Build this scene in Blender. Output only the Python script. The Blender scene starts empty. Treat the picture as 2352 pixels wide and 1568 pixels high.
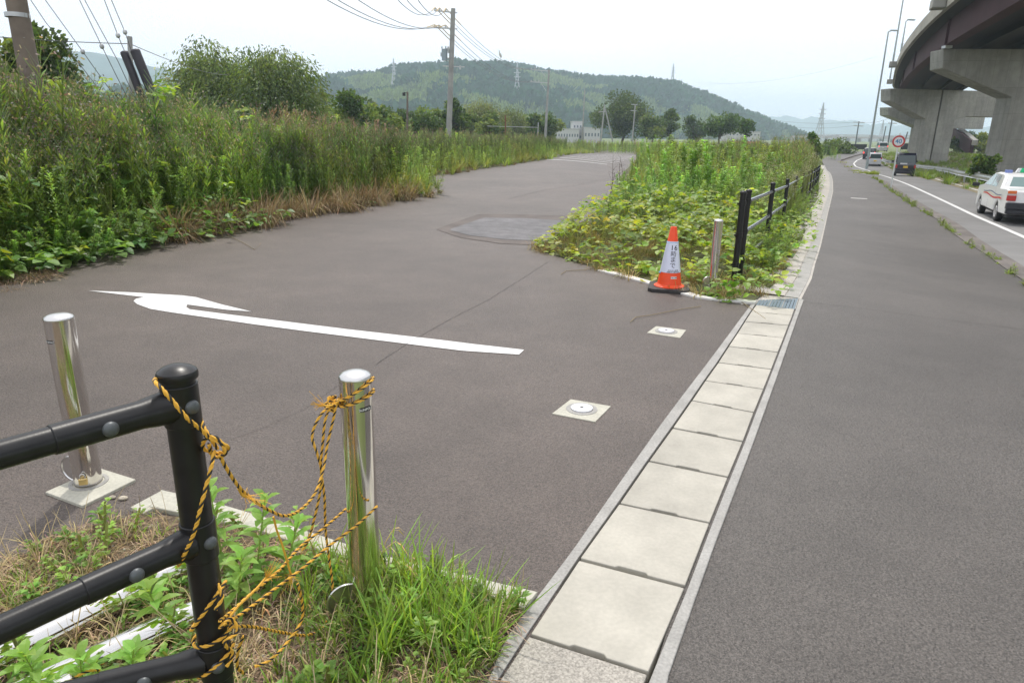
import bpy, math, random
import numpy as np
from mathutils import Vector, Matrix
rng = np.random.default_rng(7); random.seed(7)
S = bpy.context.scene
COL = S.collection
# ---------------------------------------------------------------- camera
FOC, PIT, ROL, CAMZ = 1568.0, math.radians(16.9), math.radians(0.9), 1.65
FW = np.array([0, math.cos(PIT), -math.sin(PIT)]); _r = np.array([1.0, 0, 0]); _u = np.cross(_r, FW)
RT = math.cos(ROL)*_r + math.sin(ROL)*_u; UP = -math.sin(ROL)*_r + math.cos(ROL)*_u
cam = bpy.data.cameras.new('camera'); cam.sensor_width = 36; cam.lens = 36*FOC/2352
cam.clip_start = .05; cam.clip_end = 30000
cam_o = bpy.data.objects.new('camera', cam); COL.objects.link(cam_o)
M = Matrix.Identity(4)
for i in range(3):
    M[i][0] = RT[i]; M[i][1] = UP[i]; M[i][2] = -FW[i]; M[i][3] = (0, 0, CAMZ)[i]
cam_o.matrix_world = M; S.camera = cam_o
# ---------------------------------------------------------------- sky, sun, exposure
SUN_EL, SUN_AZ = math.radians(62), math.radians(-4)      # azimuth from +y towards +x
w = bpy.data.worlds.new('World'); S.world = w; w.use_nodes = True
nt = w.node_tree; nt.nodes.clear()
bg = nt.nodes.new('ShaderNodeBackground'); out = nt.nodes.new('ShaderNodeOutputWorld')
sky = nt.nodes.new('ShaderNodeTexSky'); sky.sky_type = 'NISHITA'; sky.sun_disc = False
sky.sun_elevation = SUN_EL; sky.sun_rotation = SUN_AZ; sky.air_density = 1.0; sky.dust_density = 4.0; sky.ozone_density = 1.5
tc = nt.nodes.new('ShaderNodeTexCoord'); mp = nt.nodes.new('ShaderNodeMapping'); mp.inputs['Scale'].default_value = (1, 1, 3.5)
nz = nt.nodes.new('ShaderNodeTexNoise'); nz.inputs['Scale'].default_value = 1.6; nz.inputs['Detail'].default_value = 4
mr = nt.nodes.new('ShaderNodeMapRange'); mr.inputs['From Min'].default_value = .3; mr.inputs['From Max'].default_value = .7
mr.inputs['To Min'].default_value = .70; mr.inputs['To Max'].default_value = .96
mx = nt.nodes.new('ShaderNodeMix'); mx.data_type = 'RGBA'; mx.inputs[7].default_value = (13.9, 13.85, 14.4, 1)
nt.links.new(tc.outputs['Generated'], mp.inputs[0]); nt.links.new(mp.outputs[0], nz.inputs['Vector'])
nt.links.new(nz.outputs['Fac'], mr.inputs['Value']); nt.links.new(mr.outputs[0], mx.inputs[0])
nt.links.new(sky.outputs[0], mx.inputs[6]); nt.links.new(mx.outputs[2], bg.inputs[0])
bg.inputs[1].default_value = .1; nt.links.new(bg.outputs[0], out.inputs[0])
sl = bpy.data.lights.new('sun', 'SUN'); sl.energy = 2.7; sl.angle = math.radians(2.0); sl.color = (1, .95, .87)
so = bpy.data.objects.new('sun', sl); COL.objects.link(so)
sd = Vector((math.sin(SUN_AZ)*math.cos(SUN_EL), math.cos(SUN_AZ)*math.cos(SUN_EL), math.sin(SUN_EL)))
so.rotation_euler = sd.to_track_quat('Z', 'Y').to_euler(); so.location = (0, 0, 60)
S.view_settings.view_transform = 'Standard'; S.view_settings.look = 'None'; S.view_settings.exposure = 0.0; S.view_settings.gamma = 1
S.cycles.volume_bounces = 3; S.cycles.max_bounces = 8; S.cycles.transparent_max_bounces = 12
# ---------------------------------------------------------------- picking points of the place from the photo grid (2352 x 1568)
def ray(u, v):
    d = FW*FOC + RT*(u-1176) + UP*(784-v); return d/np.linalg.norm(d)
C0 = np.array([0, 0, CAMZ])
def T(x, y):
    t = np.clip((np.asarray(x, float)-2.2)/9, 0, 1)
    return -.65*t*t*(3-2*t) - .85*np.clip((np.asarray(x, float)-10)/15, 0, 1)*np.exp(-((np.asarray(y, float)-78)/24)**2)
def on(u, v, z):
    d = ray(u, v); return d*((z-CAMZ)/d[2]) + C0
def G(u, v, dz=0.0):
    z = 0.0
    for _ in range(50):
        q = on(u, v, z+dz); z = .5*z + .5*float(T(q[0], q[1]))
    return on(u, v, z+dz)
def dep(u, v, y):
    d = ray(u, v); return d*(y/d[1]) + C0
def vplane(u, v, P0, d2):                                   # hit of a sight line with the upright plane through P0 along d2
    d = ray(u, v); n = np.array([-d2[1], d2[0], 0]); return C0 + d*(((P0-C0)@n)/(d@n))
# ---------------------------------------------------------------- materials
MATS = {}
def mat(name, col=(.5, .5, .5), rough=.6, metal=0.0, bump=None, var=None, attr=False, transl=0, emit=None, spec=None, coat=0, voro=None):
    if name in MATS: return MATS[name]
    m = bpy.data.materials.new(name); m.use_nodes = True; t = m.node_tree; b = t.nodes['Principled BSDF']
    b.inputs['Base Color'].default_value = (*col, 1); b.inputs['Roughness'].default_value = rough; b.inputs['Metallic'].default_value = metal
    if spec is not None: b.inputs['Specular IOR Level'].default_value = spec
    if coat: b.inputs['Coat Weight'].default_value = coat; b.inputs['Coat Roughness'].default_value = .05
    src = None
    geo = t.nodes.new('ShaderNodeNewGeometry')
    if attr:
        a = t.nodes.new('ShaderNodeAttribute'); a.attribute_name = 'Col'; src = a.outputs['Color']
    if var:                                                # list of (scale, detail, lo, hi) multiplied brightness noises
        for sc, de, lo, hi in var:
            n = t.nodes.new('ShaderNodeTexNoise'); n.inputs['Scale'].default_value = sc; n.inputs['Detail'].default_value = de
            t.links.new(geo.outputs['Position'], n.inputs['Vector'])
            r = t.nodes.new('ShaderNodeMapRange'); r.inputs['From Min'].default_value = .3; r.inputs['From Max'].default_value = .7
            r.inputs['To Min'].default_value = lo; r.inputs['To Max'].default_value = hi; t.links.new(n.outputs['Fac'], r.inputs['Value'])
            k = t.nodes.new('ShaderNodeVectorMath'); k.operation = 'MULTIPLY'
            if src is None:
                k.inputs[0].default_value = col
            else: t.links.new(src, k.inputs[0])
            t.links.new(r.outputs[0], k.inputs[1]); src = k.outputs[0]
    if voro:                                               # stones: (scale, lo, hi)
        n = t.nodes.new('ShaderNodeTexVoronoi'); n.inputs['Scale'].default_value = voro[0]; t.links.new(geo.outputs['Position'], n.inputs['Vector'])
        sp = t.nodes.new('ShaderNodeSeparateColor'); t.links.new(n.outputs['Color'], sp.inputs[0])
        r = t.nodes.new('ShaderNodeMapRange'); r.inputs['To Min'].default_value = voro[1]; r.inputs['To Max'].default_value = voro[2]
        t.links.new(sp.outputs[0], r.inputs['Value'])
        k = t.nodes.new('ShaderNodeVectorMath'); k.operation = 'MULTIPLY'
        if src is None: k.inputs[0].default_value = col
        else: t.links.new(src, k.inputs[0])
        t.links.new(r.outputs[0], k.inputs[1]); src = k.outputs[0]
    if src is not None: t.links.new(src, b.inputs['Base Color'])
    if bump:
        n = t.nodes.new('ShaderNodeTexNoise'); n.inputs['Scale'].default_value = bump[0]; n.inputs['Detail'].default_value = 3
        t.links.new(geo.outputs['Position'], n.inputs['Vector'])
        bp = t.nodes.new('ShaderNodeBump'); bp.inputs['Strength'].default_value = bump[1]; bp.inputs['Distance'].default_value = bump[2]
        t.links.new(n.outputs['Fac'], bp.inputs['Height']); t.links.new(bp.outputs[0], b.inputs['Normal'])
    if emit: b.inputs['Emission Color'].default_value = (*emit[0], 1); b.inputs['Emission Strength'].default_value = emit[1]
    if transl:
        tr = t.nodes.new('ShaderNodeBsdfTranslucent'); ms = t.nodes.new('ShaderNodeMixShader'); ms.inputs[0].default_value = transl
        g = t.nodes.new('ShaderNodeVectorMath'); g.operation = 'MULTIPLY'; g.inputs[1].default_value = (1.9, 1.7, .7)
        if src is not None: t.links.new(src, g.inputs[0])
        else: g.inputs[0].default_value = col
        t.links.new(g.outputs[0], tr.inputs[0]); t.links.new(b.outputs[0], ms.inputs[1]); t.links.new(tr.outputs[0], ms.inputs[2])
        t.links.new(ms.outputs[0], t.nodes['Material Output'].inputs[0])
    MATS[name] = m; return m
A_LOT = mat('asphalt_lot', (.083, .066, .057), .55, bump=(80, 1.0, .010), var=[(.35, 4, .80, 1.22), (2.2, 5, .88, 1.13), (230, 2, .62, 1.45)], voro=(190, .55, 1.6))
A_WALK = mat('asphalt_walk', (.080, .071, .064), .55, bump=(80, 1.0, .010), var=[(.3, 4, .80, 1.2), (2.2, 5, .9, 1.12), (230, 2, .64, 1.42)], voro=(190, .58, 1.55))
A_ROAD = mat('asphalt_road', (.19, .186, .182), .85, bump=(60, .4, .006), var=[(.3, 4, .85, 1.15), (2, 4, .93, 1.07)])
A_SHOULD = mat('asphalt_patch', (.15, .132, .12), .85, bump=(60, .5, .006), var=[(1.2, 5, .7, 1.3), (30, 3, .8, 1.2)])
A_WORN = mat('worn_patch', (.096, .090, .094), .6, bump=(60, .5, .006), var=[(.9, 6, .75, 1.3), (4, 6, .7, 1.4), (30, 3, .75, 1.25)])
CONC = mat('concrete_kerb', (.36, .35, .33), .85, bump=(60, .4, .004), var=[(6, 4, .85, 1.12), (90, 3, .82, 1.15)])
CONC_CREAM = mat('concrete_cream', (.47, .445, .385), .75, bump=(40, .15, .003), var=[(2.2, 4, .86, 1.08), (7, 5, .92, 1.06), (60, 3, .94, 1.05)])
CONC_ROUGH = mat('concrete_rough', (.37, .345, .305), .9, bump=(120, .5, .004), var=[(5, 4, .9, 1.08), (140, 2, .62, 1.3)])
CONC_OLD = mat('concrete_old', (.46, .43, .39), .9, bump=(60, .3, .004), var=[(2, 5, .82, 1.12), (60, 3, .85, 1.12)])
CONC_PIER = mat('concrete_pier', (.30, .295, .268), .85, bump=(2.0, .2, .02), var=[(.35, 5, .8, 1.15), (2.5, 5, .9, 1.08)])
CONC_PLATE = mat('concrete_plate', (.50, .485, .41), .8, bump=(60, .25, .003), var=[(7, 4, .88, 1.06), (70, 2, .88, 1.08)])
def obj_random(m, lo, hi):
    t = m.node_tree; b = t.nodes['Principled BSDF']; l = b.inputs['Base Color'].links[0]; src = l.from_socket; oi = t.nodes.new('ShaderNodeObjectInfo'); r = t.nodes.new('ShaderNodeMapRange')
    r.inputs['To Min'].default_value = lo; r.inputs['To Max'].default_value = hi; t.links.new(oi.outputs['Random'], r.inputs['Value']); k = t.nodes.new('ShaderNodeVectorMath'); k.operation = 'MULTIPLY'
    t.links.new(src, k.inputs[0]); t.links.new(r.outputs[0], k.inputs[1]); t.links.new(k.outputs[0], b.inputs['Base Color'])
def formwork(m):
    t = m.node_tree; b = t.nodes['Principled BSDF']; src = b.inputs['Base Color'].links[0].from_socket; g = t.nodes.new('ShaderNodeNewGeometry'); sp = t.nodes.new('ShaderNodeSeparateXYZ'); t.links.new(g.outputs['Position'], sp.inputs[0])
    a1 = t.nodes.new('ShaderNodeMath'); a1.operation = 'MULTIPLY_ADD'; a1.inputs[1].default_value = .45; t.links.new(sp.outputs[1], a1.inputs[0]); t.links.new(sp.outputs[0], a1.inputs[2])
    c = t.nodes.new('ShaderNodeCombineXYZ'); t.links.new(a1.outputs[0], c.inputs[0]); t.links.new(sp.outputs[2], c.inputs[1])
    br = t.nodes.new('ShaderNodeTexBrick'); br.offset = 0; br.inputs['Scale'].default_value = 1; br.inputs['Brick Width'].default_value = .9; br.inputs['Row Height'].default_value = 1.8; br.inputs['Mortar Size'].default_value = .012
    br.inputs['Color1'].default_value = (1, 1, 1, 1); br.inputs['Color2'].default_value = (.93, .93, .92, 1); br.inputs['Mortar'].default_value = (.72, .72, .70, 1); t.links.new(c.outputs[0], br.inputs['Vector'])
    st = t.nodes.new('ShaderNodeTexNoise'); st.inputs['Scale'].default_value = 1.0; st.inputs['Detail'].default_value = 5; mp_ = t.nodes.new('ShaderNodeMapping'); mp_.inputs['Scale'].default_value = (2.5, 2.5, .25); t.links.new(g.outputs['Position'], mp_.inputs[0]); t.links.new(mp_.outputs[0], st.inputs['Vector'])
    r = t.nodes.new('ShaderNodeMapRange'); r.inputs['From Min'].default_value = .35; r.inputs['From Max'].default_value = .6; r.inputs['To Min'].default_value = .87; r.inputs['To Max'].default_value = 1.04; t.links.new(st.outputs['Fac'], r.inputs['Value'])
    k = t.nodes.new('ShaderNodeVectorMath'); k.operation = 'MULTIPLY'; t.links.new(src, k.inputs[0]); t.links.new(br.outputs['Color'], k.inputs[1]); k2 = t.nodes.new('ShaderNodeVectorMath'); k2.operation = 'MULTIPLY'; t.links.new(k.outputs[0], k2.inputs[0]); t.links.new(r.outputs[0], k2.inputs[1]); t.links.new(k2.outputs[0], b.inputs['Base Color'])
formwork(CONC_PIER)
obj_random(CONC_CREAM, .88, 1.06)
PAINT = mat('road_paint', (.70, .70, .69), .6, bump=(90, .35, .003), var=[(2, 4, .93, 1.03), (60, 3, .94, 1.04)])
PAINT_OLD = mat('road_paint_old', (.72, .70, .67), .7, var=[(6, 5, .75, 1.1)])
SEAM = mat('seam_dark', (.055, .048, .045), .7)
GAPM = mat('gap_dark', (.10, .093, .083), .9)
SOIL = mat('soil', (.13, .095, .06), .95, bump=(30, 1, .03), var=[(2, 5, .7, 1.3), (40, 3, .7, 1.4)], voro=(55, .6, 1.5))
FIELD = mat('field_soil', (.07, .075, .03), .95, bump=(3, 1, .1), var=[(.5, 5, .7, 1.3), (8, 3, .8, 1.3)])
FARGRASS = mat('far_grass', (.13, .16, .055), .95, var=[(.02, 5, .7, 1.3), (.3, 5, .7, 1.3)])
STEEL = mat('stainless', (.72, .70, .67), .10, 1.0, var=[(8, 2, .96, 1.03)])
PIPEM = mat('stainless_pipe', (.70, .69, .67), .03, 1.0)
STEEL2 = mat('stainless_dull', (.68, .67, .66), .28, 1.0)
BLACK = mat('black_steel', (.010, .010, .011), .34, 0, bump=(220, .1, .001), var=[(25, 4, .8, 1.6)], spec=.42)
BOLT = mat('bolt_grey', (.10, .11, .115), .42, .3)
RAILG = mat('rail_grey', (.30, .31, .33), .22, .85)
ROPE_Y = mat('rope_yellow', (.78, .43, .05), .7, bump=(900, .5, .001))
ROPE_K = mat('rope_black', (.02, .018, .015), .6)
BRASS = mat('brass', (.70, .52, .22), .35, .8)
ORANGE = mat('cone_orange', (.88, .075, .012), .42, var=[(20, 3, .95, 1.04)])
RUBBER = mat('rubber', (.035, .032, .032), .7, var=[(20, 3, .8, 1.3)])
SHEET = mat('white_sheet', (.70, .72, .86), .3, coat=.4, var=[(5, 2, .95, 1.04)])
INK = mat('ink', (.03, .03, .035), .5)
BLUE_T = mat('blue_tape', (.18, .50, .80), .5)
WHITE_P = mat('white_paint', (.80, .80, .79), .3, coat=.6)
LAMP_G = mat('lamp_pole', (.33, .38, .38), .45, .3)
SIGN_R = mat('sign_red', (.48, .035, .03), .4); SIGN_W = mat('sign_white', (.68, .69, .70), .4); SIGN_B = mat('sign_blue', (.06, .22, .42), .4)
GALV = mat('galvanised', (.50, .51, .52), .38, .75, var=[(3, 4, .85, 1.1)])
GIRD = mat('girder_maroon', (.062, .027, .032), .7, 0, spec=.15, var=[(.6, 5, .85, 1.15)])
UNDER_SHADE = mat('soffit_shaded', (.03, .028, .027), .9); GIRD_SHADE = mat('girder_shaded', (.012, .009, .011), .8)  # slab and inner girders: shade under the deck put into darker colours
POLE_C = mat('pole_concrete', (.34, .34, .33), .8, var=[(1.5, 4, .8, 1.15)])
POLE_W = mat('pole_wood', (.18, .145, .118), .85, bump=(20, .3, .01), var=[(3, 5, .75, 1.2)])
WIRE = mat('wire', (.10, .10, .11), .5); WIRE_Y = mat('wire_cover_yellow', (.55, .38, .12), .6)
DARKP = mat('dark_pad', (.030, .027, .035), .5, var=[(3, 4, .7, 1.6)])
PYL = mat('pylon_steel', (.45, .47, .50), .5, .3)
GLASS = mat('car_glass', (.05, .075, .075), .06, 0, coat=.5)
GLASS_T = mat('car_glass_pale', (.20, .30, .29), .06, 0, coat=.5)
TYRE = mat('tyre', (.02, .02, .02), .8); RIM = mat('rim', (.6, .6, .62), .25, .9)
CARBLK = mat('car_navy', (.012, .013, .028), .12, 0, coat=1); CARBUMP = mat('bumper_black', (.02, .021, .028), .45)
CARSIL = mat('car_silver', (.62, .63, .65), .2, .2, coat=.6)
TAILR = mat('tail_red', (.5, .01, .015), .2, coat=1); TAILO = mat('tail_orange', (.75, .17, .04), .2, coat=1); TAILW = mat('tail_clear', (.55, .45, .45), .2, coat=1)
TAILON = mat('tail_red_lit', (.8, .02, .02), .3, emit=((1, .06, .04), 2.0))
PLATEY = mat('plate_yellow', (.75, .50, .05), .5); PLATEW = mat('plate_pale', (.65, .66, .68), .5)
GREENP = mat('green_plastic', (.02, .55, .22), .35); BLUEP = mat('blue_plastic', (.22, .28, .60), .4)
REDP = mat('red_paint', (.62, .03, .03), .4); NAVYP = mat('navy_paint', (.05, .08, .22), .4); CREAMP = mat('cream_paint', (.72, .62, .42), .4)
BLDG = mat('building_white', (.50, .50, .50), .8); BLDG_G = mat('building_grey', (.42, .42, .42), .8); BLDG_R = mat('building_red', (.55, .10, .07), .8)
WINM = mat('window_dark', (.10, .13, .16), .2); ROOF = mat('roof_brown', (.28, .22, .20), .8)
PANELK = mat('black_panel', (.02, .02, .022), .6)
LEAF = mat('leaf', attr=True, rough=.45, transl=.42, spec=.45)
LEAFN = mat('leaf_far', attr=True, rough=.8, transl=.15, spec=.1)
DRY = mat('dry_stalk', attr=True, rough=.9, transl=.1, spec=.1)
BARK = mat('bark', (.11, .085, .065), .95, bump=(8, .8, .05), var=[(2, 4, .7, 1.3)])
HILLM = mat('hill_forest', (.045, .07, .03), .95, var=[(.02, 5, .6, 1.4)])
FARM = mat('far_hills_hazed', (.05, .095, .085), .95, var=[(.004, 6, .6, 1.4), (.03, 4, .8, 1.2)])  # bluish base colour carries part of the distance haze
STONE = mat('stone', (.45, .40, .32), .9, bump=(60, .6, .01), var=[(40, 3, .7, 1.2)])
BIRD = mat('bird_white', (.55, .55, .52), .8)
# ---------------------------------------------------------------- object helpers
def tag(o, label=None, cat=None, group=None, kind=None):
    if label: o['label'] = label
    if cat: o['category'] = cat
    if group: o['group'] = group
    if kind: o['kind'] = kind
    return o
def empty(name, loc=(0, 0, 0), label=None, cat=None, group=None, rz=0.0):
    o = bpy.data.objects.new(name, None); COL.objects.link(o); o.location = loc; o.rotation_euler = (0, 0, rz); o.empty_display_size = .2
    return tag(o, label, cat, group)
class MB:
    """collects shapes into one mesh"""
    def __init__(s): s.v = []; s.f = []; s.m = []; s.mats = []; s.k = 0
    def use(s, m):
        if m not in s.mats: s.mats.append(m)
        s.k = s.mats.index(m); return s
    def add(s, V, F):
        n = len(s.v); s.v += [tuple(map(float, p)) for p in V]
        for f in F: s.f.append([i+n for i in f]); s.m.append(s.k)
        return s
    def box(s, c, d, R=None):
        c = np.array(c, float); P = []
        for x in (-.5, .5):
            for y in (-.5, .5):
                for z in (-.5, .5):
                    q = np.array([x*d[0], y*d[1], z*d[2]])
                    if R is not None: q = R @ q
                    P.append(c+q)
        return s.add(P, [(0, 1, 3, 2), (4, 6, 7, 5), (0, 4, 5, 1), (2, 3, 7, 6), (0, 2, 6, 4), (1, 5, 7, 3)])
    def tube(s, pts, r, n=12, cap=True):
        pts = [np.array(p, float) for p in pts]; k = len(pts)
        rs = r if hasattr(r, '__len__') else [r]*k
        V = []; a = None
        for i in range(k):
            d = pts[min(i+1, k-1)]-pts[max(i-1, 0)]; d = d/(np.linalg.norm(d)+1e-12)
            if a is None:
                a = np.cross(d, [0, 0, 1]) if abs(d[2]) < .95 else np.cross(d, [0, 1, 0])
            a = a-d*(a@d); a /= np.linalg.norm(a); b = np.cross(d, a)
            for j in range(n):
                t = 2*math.pi*j/n; V.append(pts[i]+rs[i]*(a*math.cos(t)+b*math.sin(t)))
        F = [(i*n+j, i*n+(j+1) % n, (i+1)*n+(j+1) % n, (i+1)*n+j) for i in range(k-1) for j in range(n)]
        if cap: F += [tuple(range(n-1, -1, -1)), tuple((k-1)*n+j for j in range(n))]
        return s.add(V, F)
    def lathe(s, prof, c=(0, 0, 0), n=32, R=None):
        V = []; c = np.array(c, float)
        for r, z in prof:
            for j in range(n):
                t = 2*math.pi*j/n; q = np.array([r*math.cos(t), r*math.sin(t), z])
                V.append(c+(R @ q if R is not None else q))
        k = len(prof); F = [(i*n+j, i*n+(j+1) % n, (i+1)*n+(j+1) % n, (i+1)*n+j) for i in range(k-1) for j in range(n)]
        F += [tuple(range(n-1, -1, -1)), tuple((k-1)*n+j for j in range(n))]
        return s.add(V, F)
    def prism(s, poly, fn, d):                             # poly: 2d points, fn(p) -> 3d, d: 3d extrusion
        d = np.array(d, float); n = len(poly); A = [np.array(fn(p), float) for p in poly]
        return s.add(A+[p+d for p in A], [tuple(range(n-1, -1, -1)), tuple(range(n, 2*n))]+[(i, (i+1) % n, n+(i+1) % n, n+i) for i in range(n)])
    def quad(s, a, b, c, d): return s.add([a, b, c, d], [(0, 1, 2, 3)])
    def build(s, name, m=None, parent=None, smooth=35, bevel=0):
        me = bpy.data.meshes.new(name); me.from_pydata(s.v, [], s.f)
        for q in (s.mats or [m]): me.materials.append(q)
        if s.mats: me.polygons.foreach_set('material_index', s.m)
        if smooth:
            me.polygons.foreach_set('use_smooth', [True]*len(me.polygons)); me.set_sharp_from_angle(angle=math.radians(smooth))
        me.update(); o = bpy.data.objects.new(name, me); COL.objects.link(o)
        if parent: o.parent = parent
        if bevel:
            b = o.modifiers.new('bevel', 'BEVEL'); b.width = bevel; b.segments = 2; b.limit_method = 'ANGLE'; b.angle_limit = math.radians(40)
        return o
def Rz(a): c, s_ = math.cos(a), math.sin(a); return np.array([[c, -s_, 0], [s_, c, 0], [0, 0, 1.0]])
def Rax(ax, a): return np.array(Matrix.Rotation(a, 3, Vector(ax)))
def frame(d, up=(0, 0, 1)):                                # columns: side, dir, up
    d = np.array(d, float); d /= np.linalg.norm(d); s_ = np.cross(d, up); s_ /= np.linalg.norm(s_); return np.stack([s_, d, np.cross(s_, d)], 1)
def copy_tree(o, parent=None):
    c = o.copy(); COL.objects.link(c)
    if parent: c.parent = parent
    for ch in list(o.children): copy_tree(ch, c)
    return c
def resamp(P, n):
    P = np.array(P, float)[:, :2]; d = np.r_[0, np.cumsum(np.linalg.norm(np.diff(P, axis=0), axis=1))]
    t = np.linspace(0, d[-1], n); return np.stack([np.interp(t, d, P[:, 0]), np.interp(t, d, P[:, 1])], 1)
def sheet(name, A, B, m, dz, n=80, k=10, kind='structure', parent=None, wob=0):
    A, B = resamp(A, n), resamp(B, n); V = []
    if wob: A = A + rng.normal(0, wob, A.shape)
    for i in range(n):
        for j in range(k+1):
            p = A[i]+(B[i]-A[i])*j/k; V.append((p[0], p[1], float(T(p[0], p[1]))+dz))
    mb = MB(); mb.add(V, [(i*(k+1)+j, i*(k+1)+j+1, (i+1)*(k+1)+j+1, (i+1)*(k+1)+j) for i in range(n-1) for j in range(k)])
    o = mb.build(name, m, parent)
    # face up
    if o.data.polygons[0].normal.z < 0: o.data.flip_normals()
    return tag(o, kind=kind)
def ribbon_pts(P, w_, n=60):                              # two side lines of a strip along P
    P = resamp(P, n); d = np.gradient(P, axis=0); d /= np.linalg.norm(d, axis=1)[:, None]; nrm = np.stack([-d[:, 1], d[:, 0]], 1)
    return P+nrm*w_/2, P-nrm*w_/2
def text_mesh(s_, size, m, thick=0.0, bold=0.0):
    c = bpy.data.curves.new('t', 'FONT'); c.body = s_; c.size = size; c.align_x = 'CENTER'; c.align_y = 'CENTER'; c.extrude = thick; c.offset = bold; c.resolution_u = 3
    o = bpy.data.objects.new('t', c); COL.objects.link(o); dg = bpy.context.evaluated_depsgraph_get(); dg.update()
    me = bpy.data.meshes.new_from_object(o.evaluated_get(dg)); bpy.data.objects.remove(o); bpy.data.curves.remove(c)
    me.materials.clear(); me.materials.append(m); return me
def text_obj(name, s_, size, m, fn, parent, bold=0.0):      # fn maps text (x, y) to 3d
    me = text_mesh(s_, size, m, 0, bold)
    for v in me.vertices: v.co = Vector(fn(v.co.x, v.co.y))
    o = bpy.data.objects.new(name, me); COL.objects.link(o)
    if parent: o.parent = parent
    return o
P = lambda L: [G(*q) for q in L]
# ================================================================ SETTING
# ---- base ground sheet out to the horizon
gx = np.r_[-9000, -4000, -1500, -600, -250, -100, np.linspace(-60, 110, 60), 200, 400, 900, 2500, 6000, 12000]
gy = np.r_[-300, -60, np.linspace(-15, 160, 60), 250, 500, 1000, 2500, 6000, 12000]
X, Y = np.meshgrid(gx, gy); Z = T(X, Y)-.32; nx, ny = len(gx), len(gy)
mb = MB(); mb.add(np.stack([X.ravel(), Y.ravel(), Z.ravel()], 1), [(j*nx+i, j*nx+i+1, (j+1)*nx+i+1, (j+1)*nx+i) for j in range(ny-1) for i in range(nx-1)])
tag(mb.build('ground', FARGRASS), kind='structure')
# ---- left asphalt lot / service road
LB = P([(-500, 790), (-120, 680), (0, 650), (150, 618), (300, 583), (420, 555), (520, 535), (630, 512), (720, 495), (800, 486), (900, 466), (1010, 446), (975, 422), (985, 407), (1100, 390), (1180, 379), (1260, 367), (1330, 354), (1400, 344), (1450, 338)])
lotL = [(-11, -2), (-9, 3)] + [(p[0]-.9, p[1]+.6) for p in LB[1:]]
outerL = P([(1095, 1568), (1203, 1410), (1308, 1278), (1419, 1117), (1530, 960), (1633, 825), (1728, 697)])
lotR = [(-.45, -1.5), (-.2, 1.0)] + [(p[0]+.0, p[1]) for p in outerL] + [(4.3, 12), (8, 22), (13, 42), (22, 103)]
sheet('parking_lot', lotL, [(q[0]+.05, q[1]) for q in lotR], A_LOT, 0.0, 140, 24)
# ---- sidewalk, kerb, carriageway
outerR = P([(1490, 1800), (1530, 1568), (1603, 1360), (1633, 1275), (1724, 1036), (1787, 860), (1846, 690), (1866, 610), (1880, 570), (1899, 492), (1912, 440), (1912, 418), (1905, 396), (1894, 380), (1889, 368), (1900, 361), (1919, 356), (1940, 351), (1965, 347)])
kerbL = P([(4200, 1900), (3200, 1250), (2700, 890), (2500, 750), (2352, 645), (2309, 617), (2263, 583), (2217, 556), (2186, 534), (2152, 504), (2100, 473), (2045, 438), (2011, 411), (1974, 400), (1950, 389), (1933, 378), (1928, 368), (1950, 361), (1975, 354), (2000, 350)])
sheet('sidewalk', [np.array([q[0]-.07, q[1]+.02, 0]) for q in outerR], kerbL, A_WALK, 0.0, 160, 24)
kl, kr = ribbon_pts(kerbL, .26, 160)
kC = resamp(kerbL, 160); d_ = np.gradient(kC, axis=0); d_ /= np.linalg.norm(d_, axis=1)[:, None]; nk = np.stack([d_[:, 1], -d_[:, 0]], 1)
mb = MB(); V = []
for i in range(160):
    a, b = kC[i], kC[i]+nk[i]*.16; z = float(T(*a)); V += [(a[0], a[1], z+.008), (b[0], b[1], z+.008), (b[0], b[1], z-.16)]
mb.add(V, [(i*3+j, i*3+j+1, (i+1)*3+j+1, (i+1)*3+j) for i in range(159) for j in range(2)])
ok = mb.build('kerb', A_SHOULD); tag(ok, kind='structure')
roadR = P([(4600, 1250), (3400, 850), (2700, 580), (2352, 475), (2254, 441), (2180, 420), (2097, 402), (2045, 385), (2018, 370), (2012, 360), (2035, 352), (2070, 348), (2090, 346)])
sheet('road', kC+nk*.15, roadR, A_ROAD, -.12, 160, 14)
sheet('road_shoulder', (kC+nk*.17)[:150], (kC+nk*.62)[:150], A_SHOULD, -.112, 130, 3, wob=.02)
def line(name, pts, w_, dz, m=PAINT, n=80):
    a, b = ribbon_pts(pts, w_, n); return sheet(name, a, b, m, dz, n, 1)
line('lane_line', P([(3300, 900), (2700, 680), (2350, 533), (2243, 489), (2124, 435.5), (2051, 407), (1996, 389.5), (1966, 380.4), (1961, 374), (1968, 367), (1985, 360)]), .17, -.108)
line('edge_line', P([(3000, 640), (2600, 528), (2400, 472), (2254, 434), (2170, 413), (2097, 396), (2050, 383), (2026, 370), (2022, 361)]), .15, -.108)
# ---- gutter strip
SL = [(1132, 1568), (1213, 1462), (1328, 1288), (1420, 1160), (1488, 1062), (1543, 986), (1587, 923), (1618, 877), (1648, 835), (1672, 798), (1692, 768), (1709, 741), (1724, 718)]
SR = [(1440, 1700), (1492, 1552), (1576, 1353), (1632, 1206), (1674, 1100), (1708, 1018), (1733, 951), (1755, 897), (1773, 851), (1788, 812), (1801, 779), (1812, 750), (1821, 727)]
SLw, SRw = P(SL), P(SR)
SLw[0] = SLw[1]-(SLw[2]-SLw[1])*1.0; SRw[0] = SRw[1]-(SRw[2]-SRw[1])*1.0
GB = P([(1735, 702), (1743, 690)]); GBr = P([(1826, 712), (1834, 686)])
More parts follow.
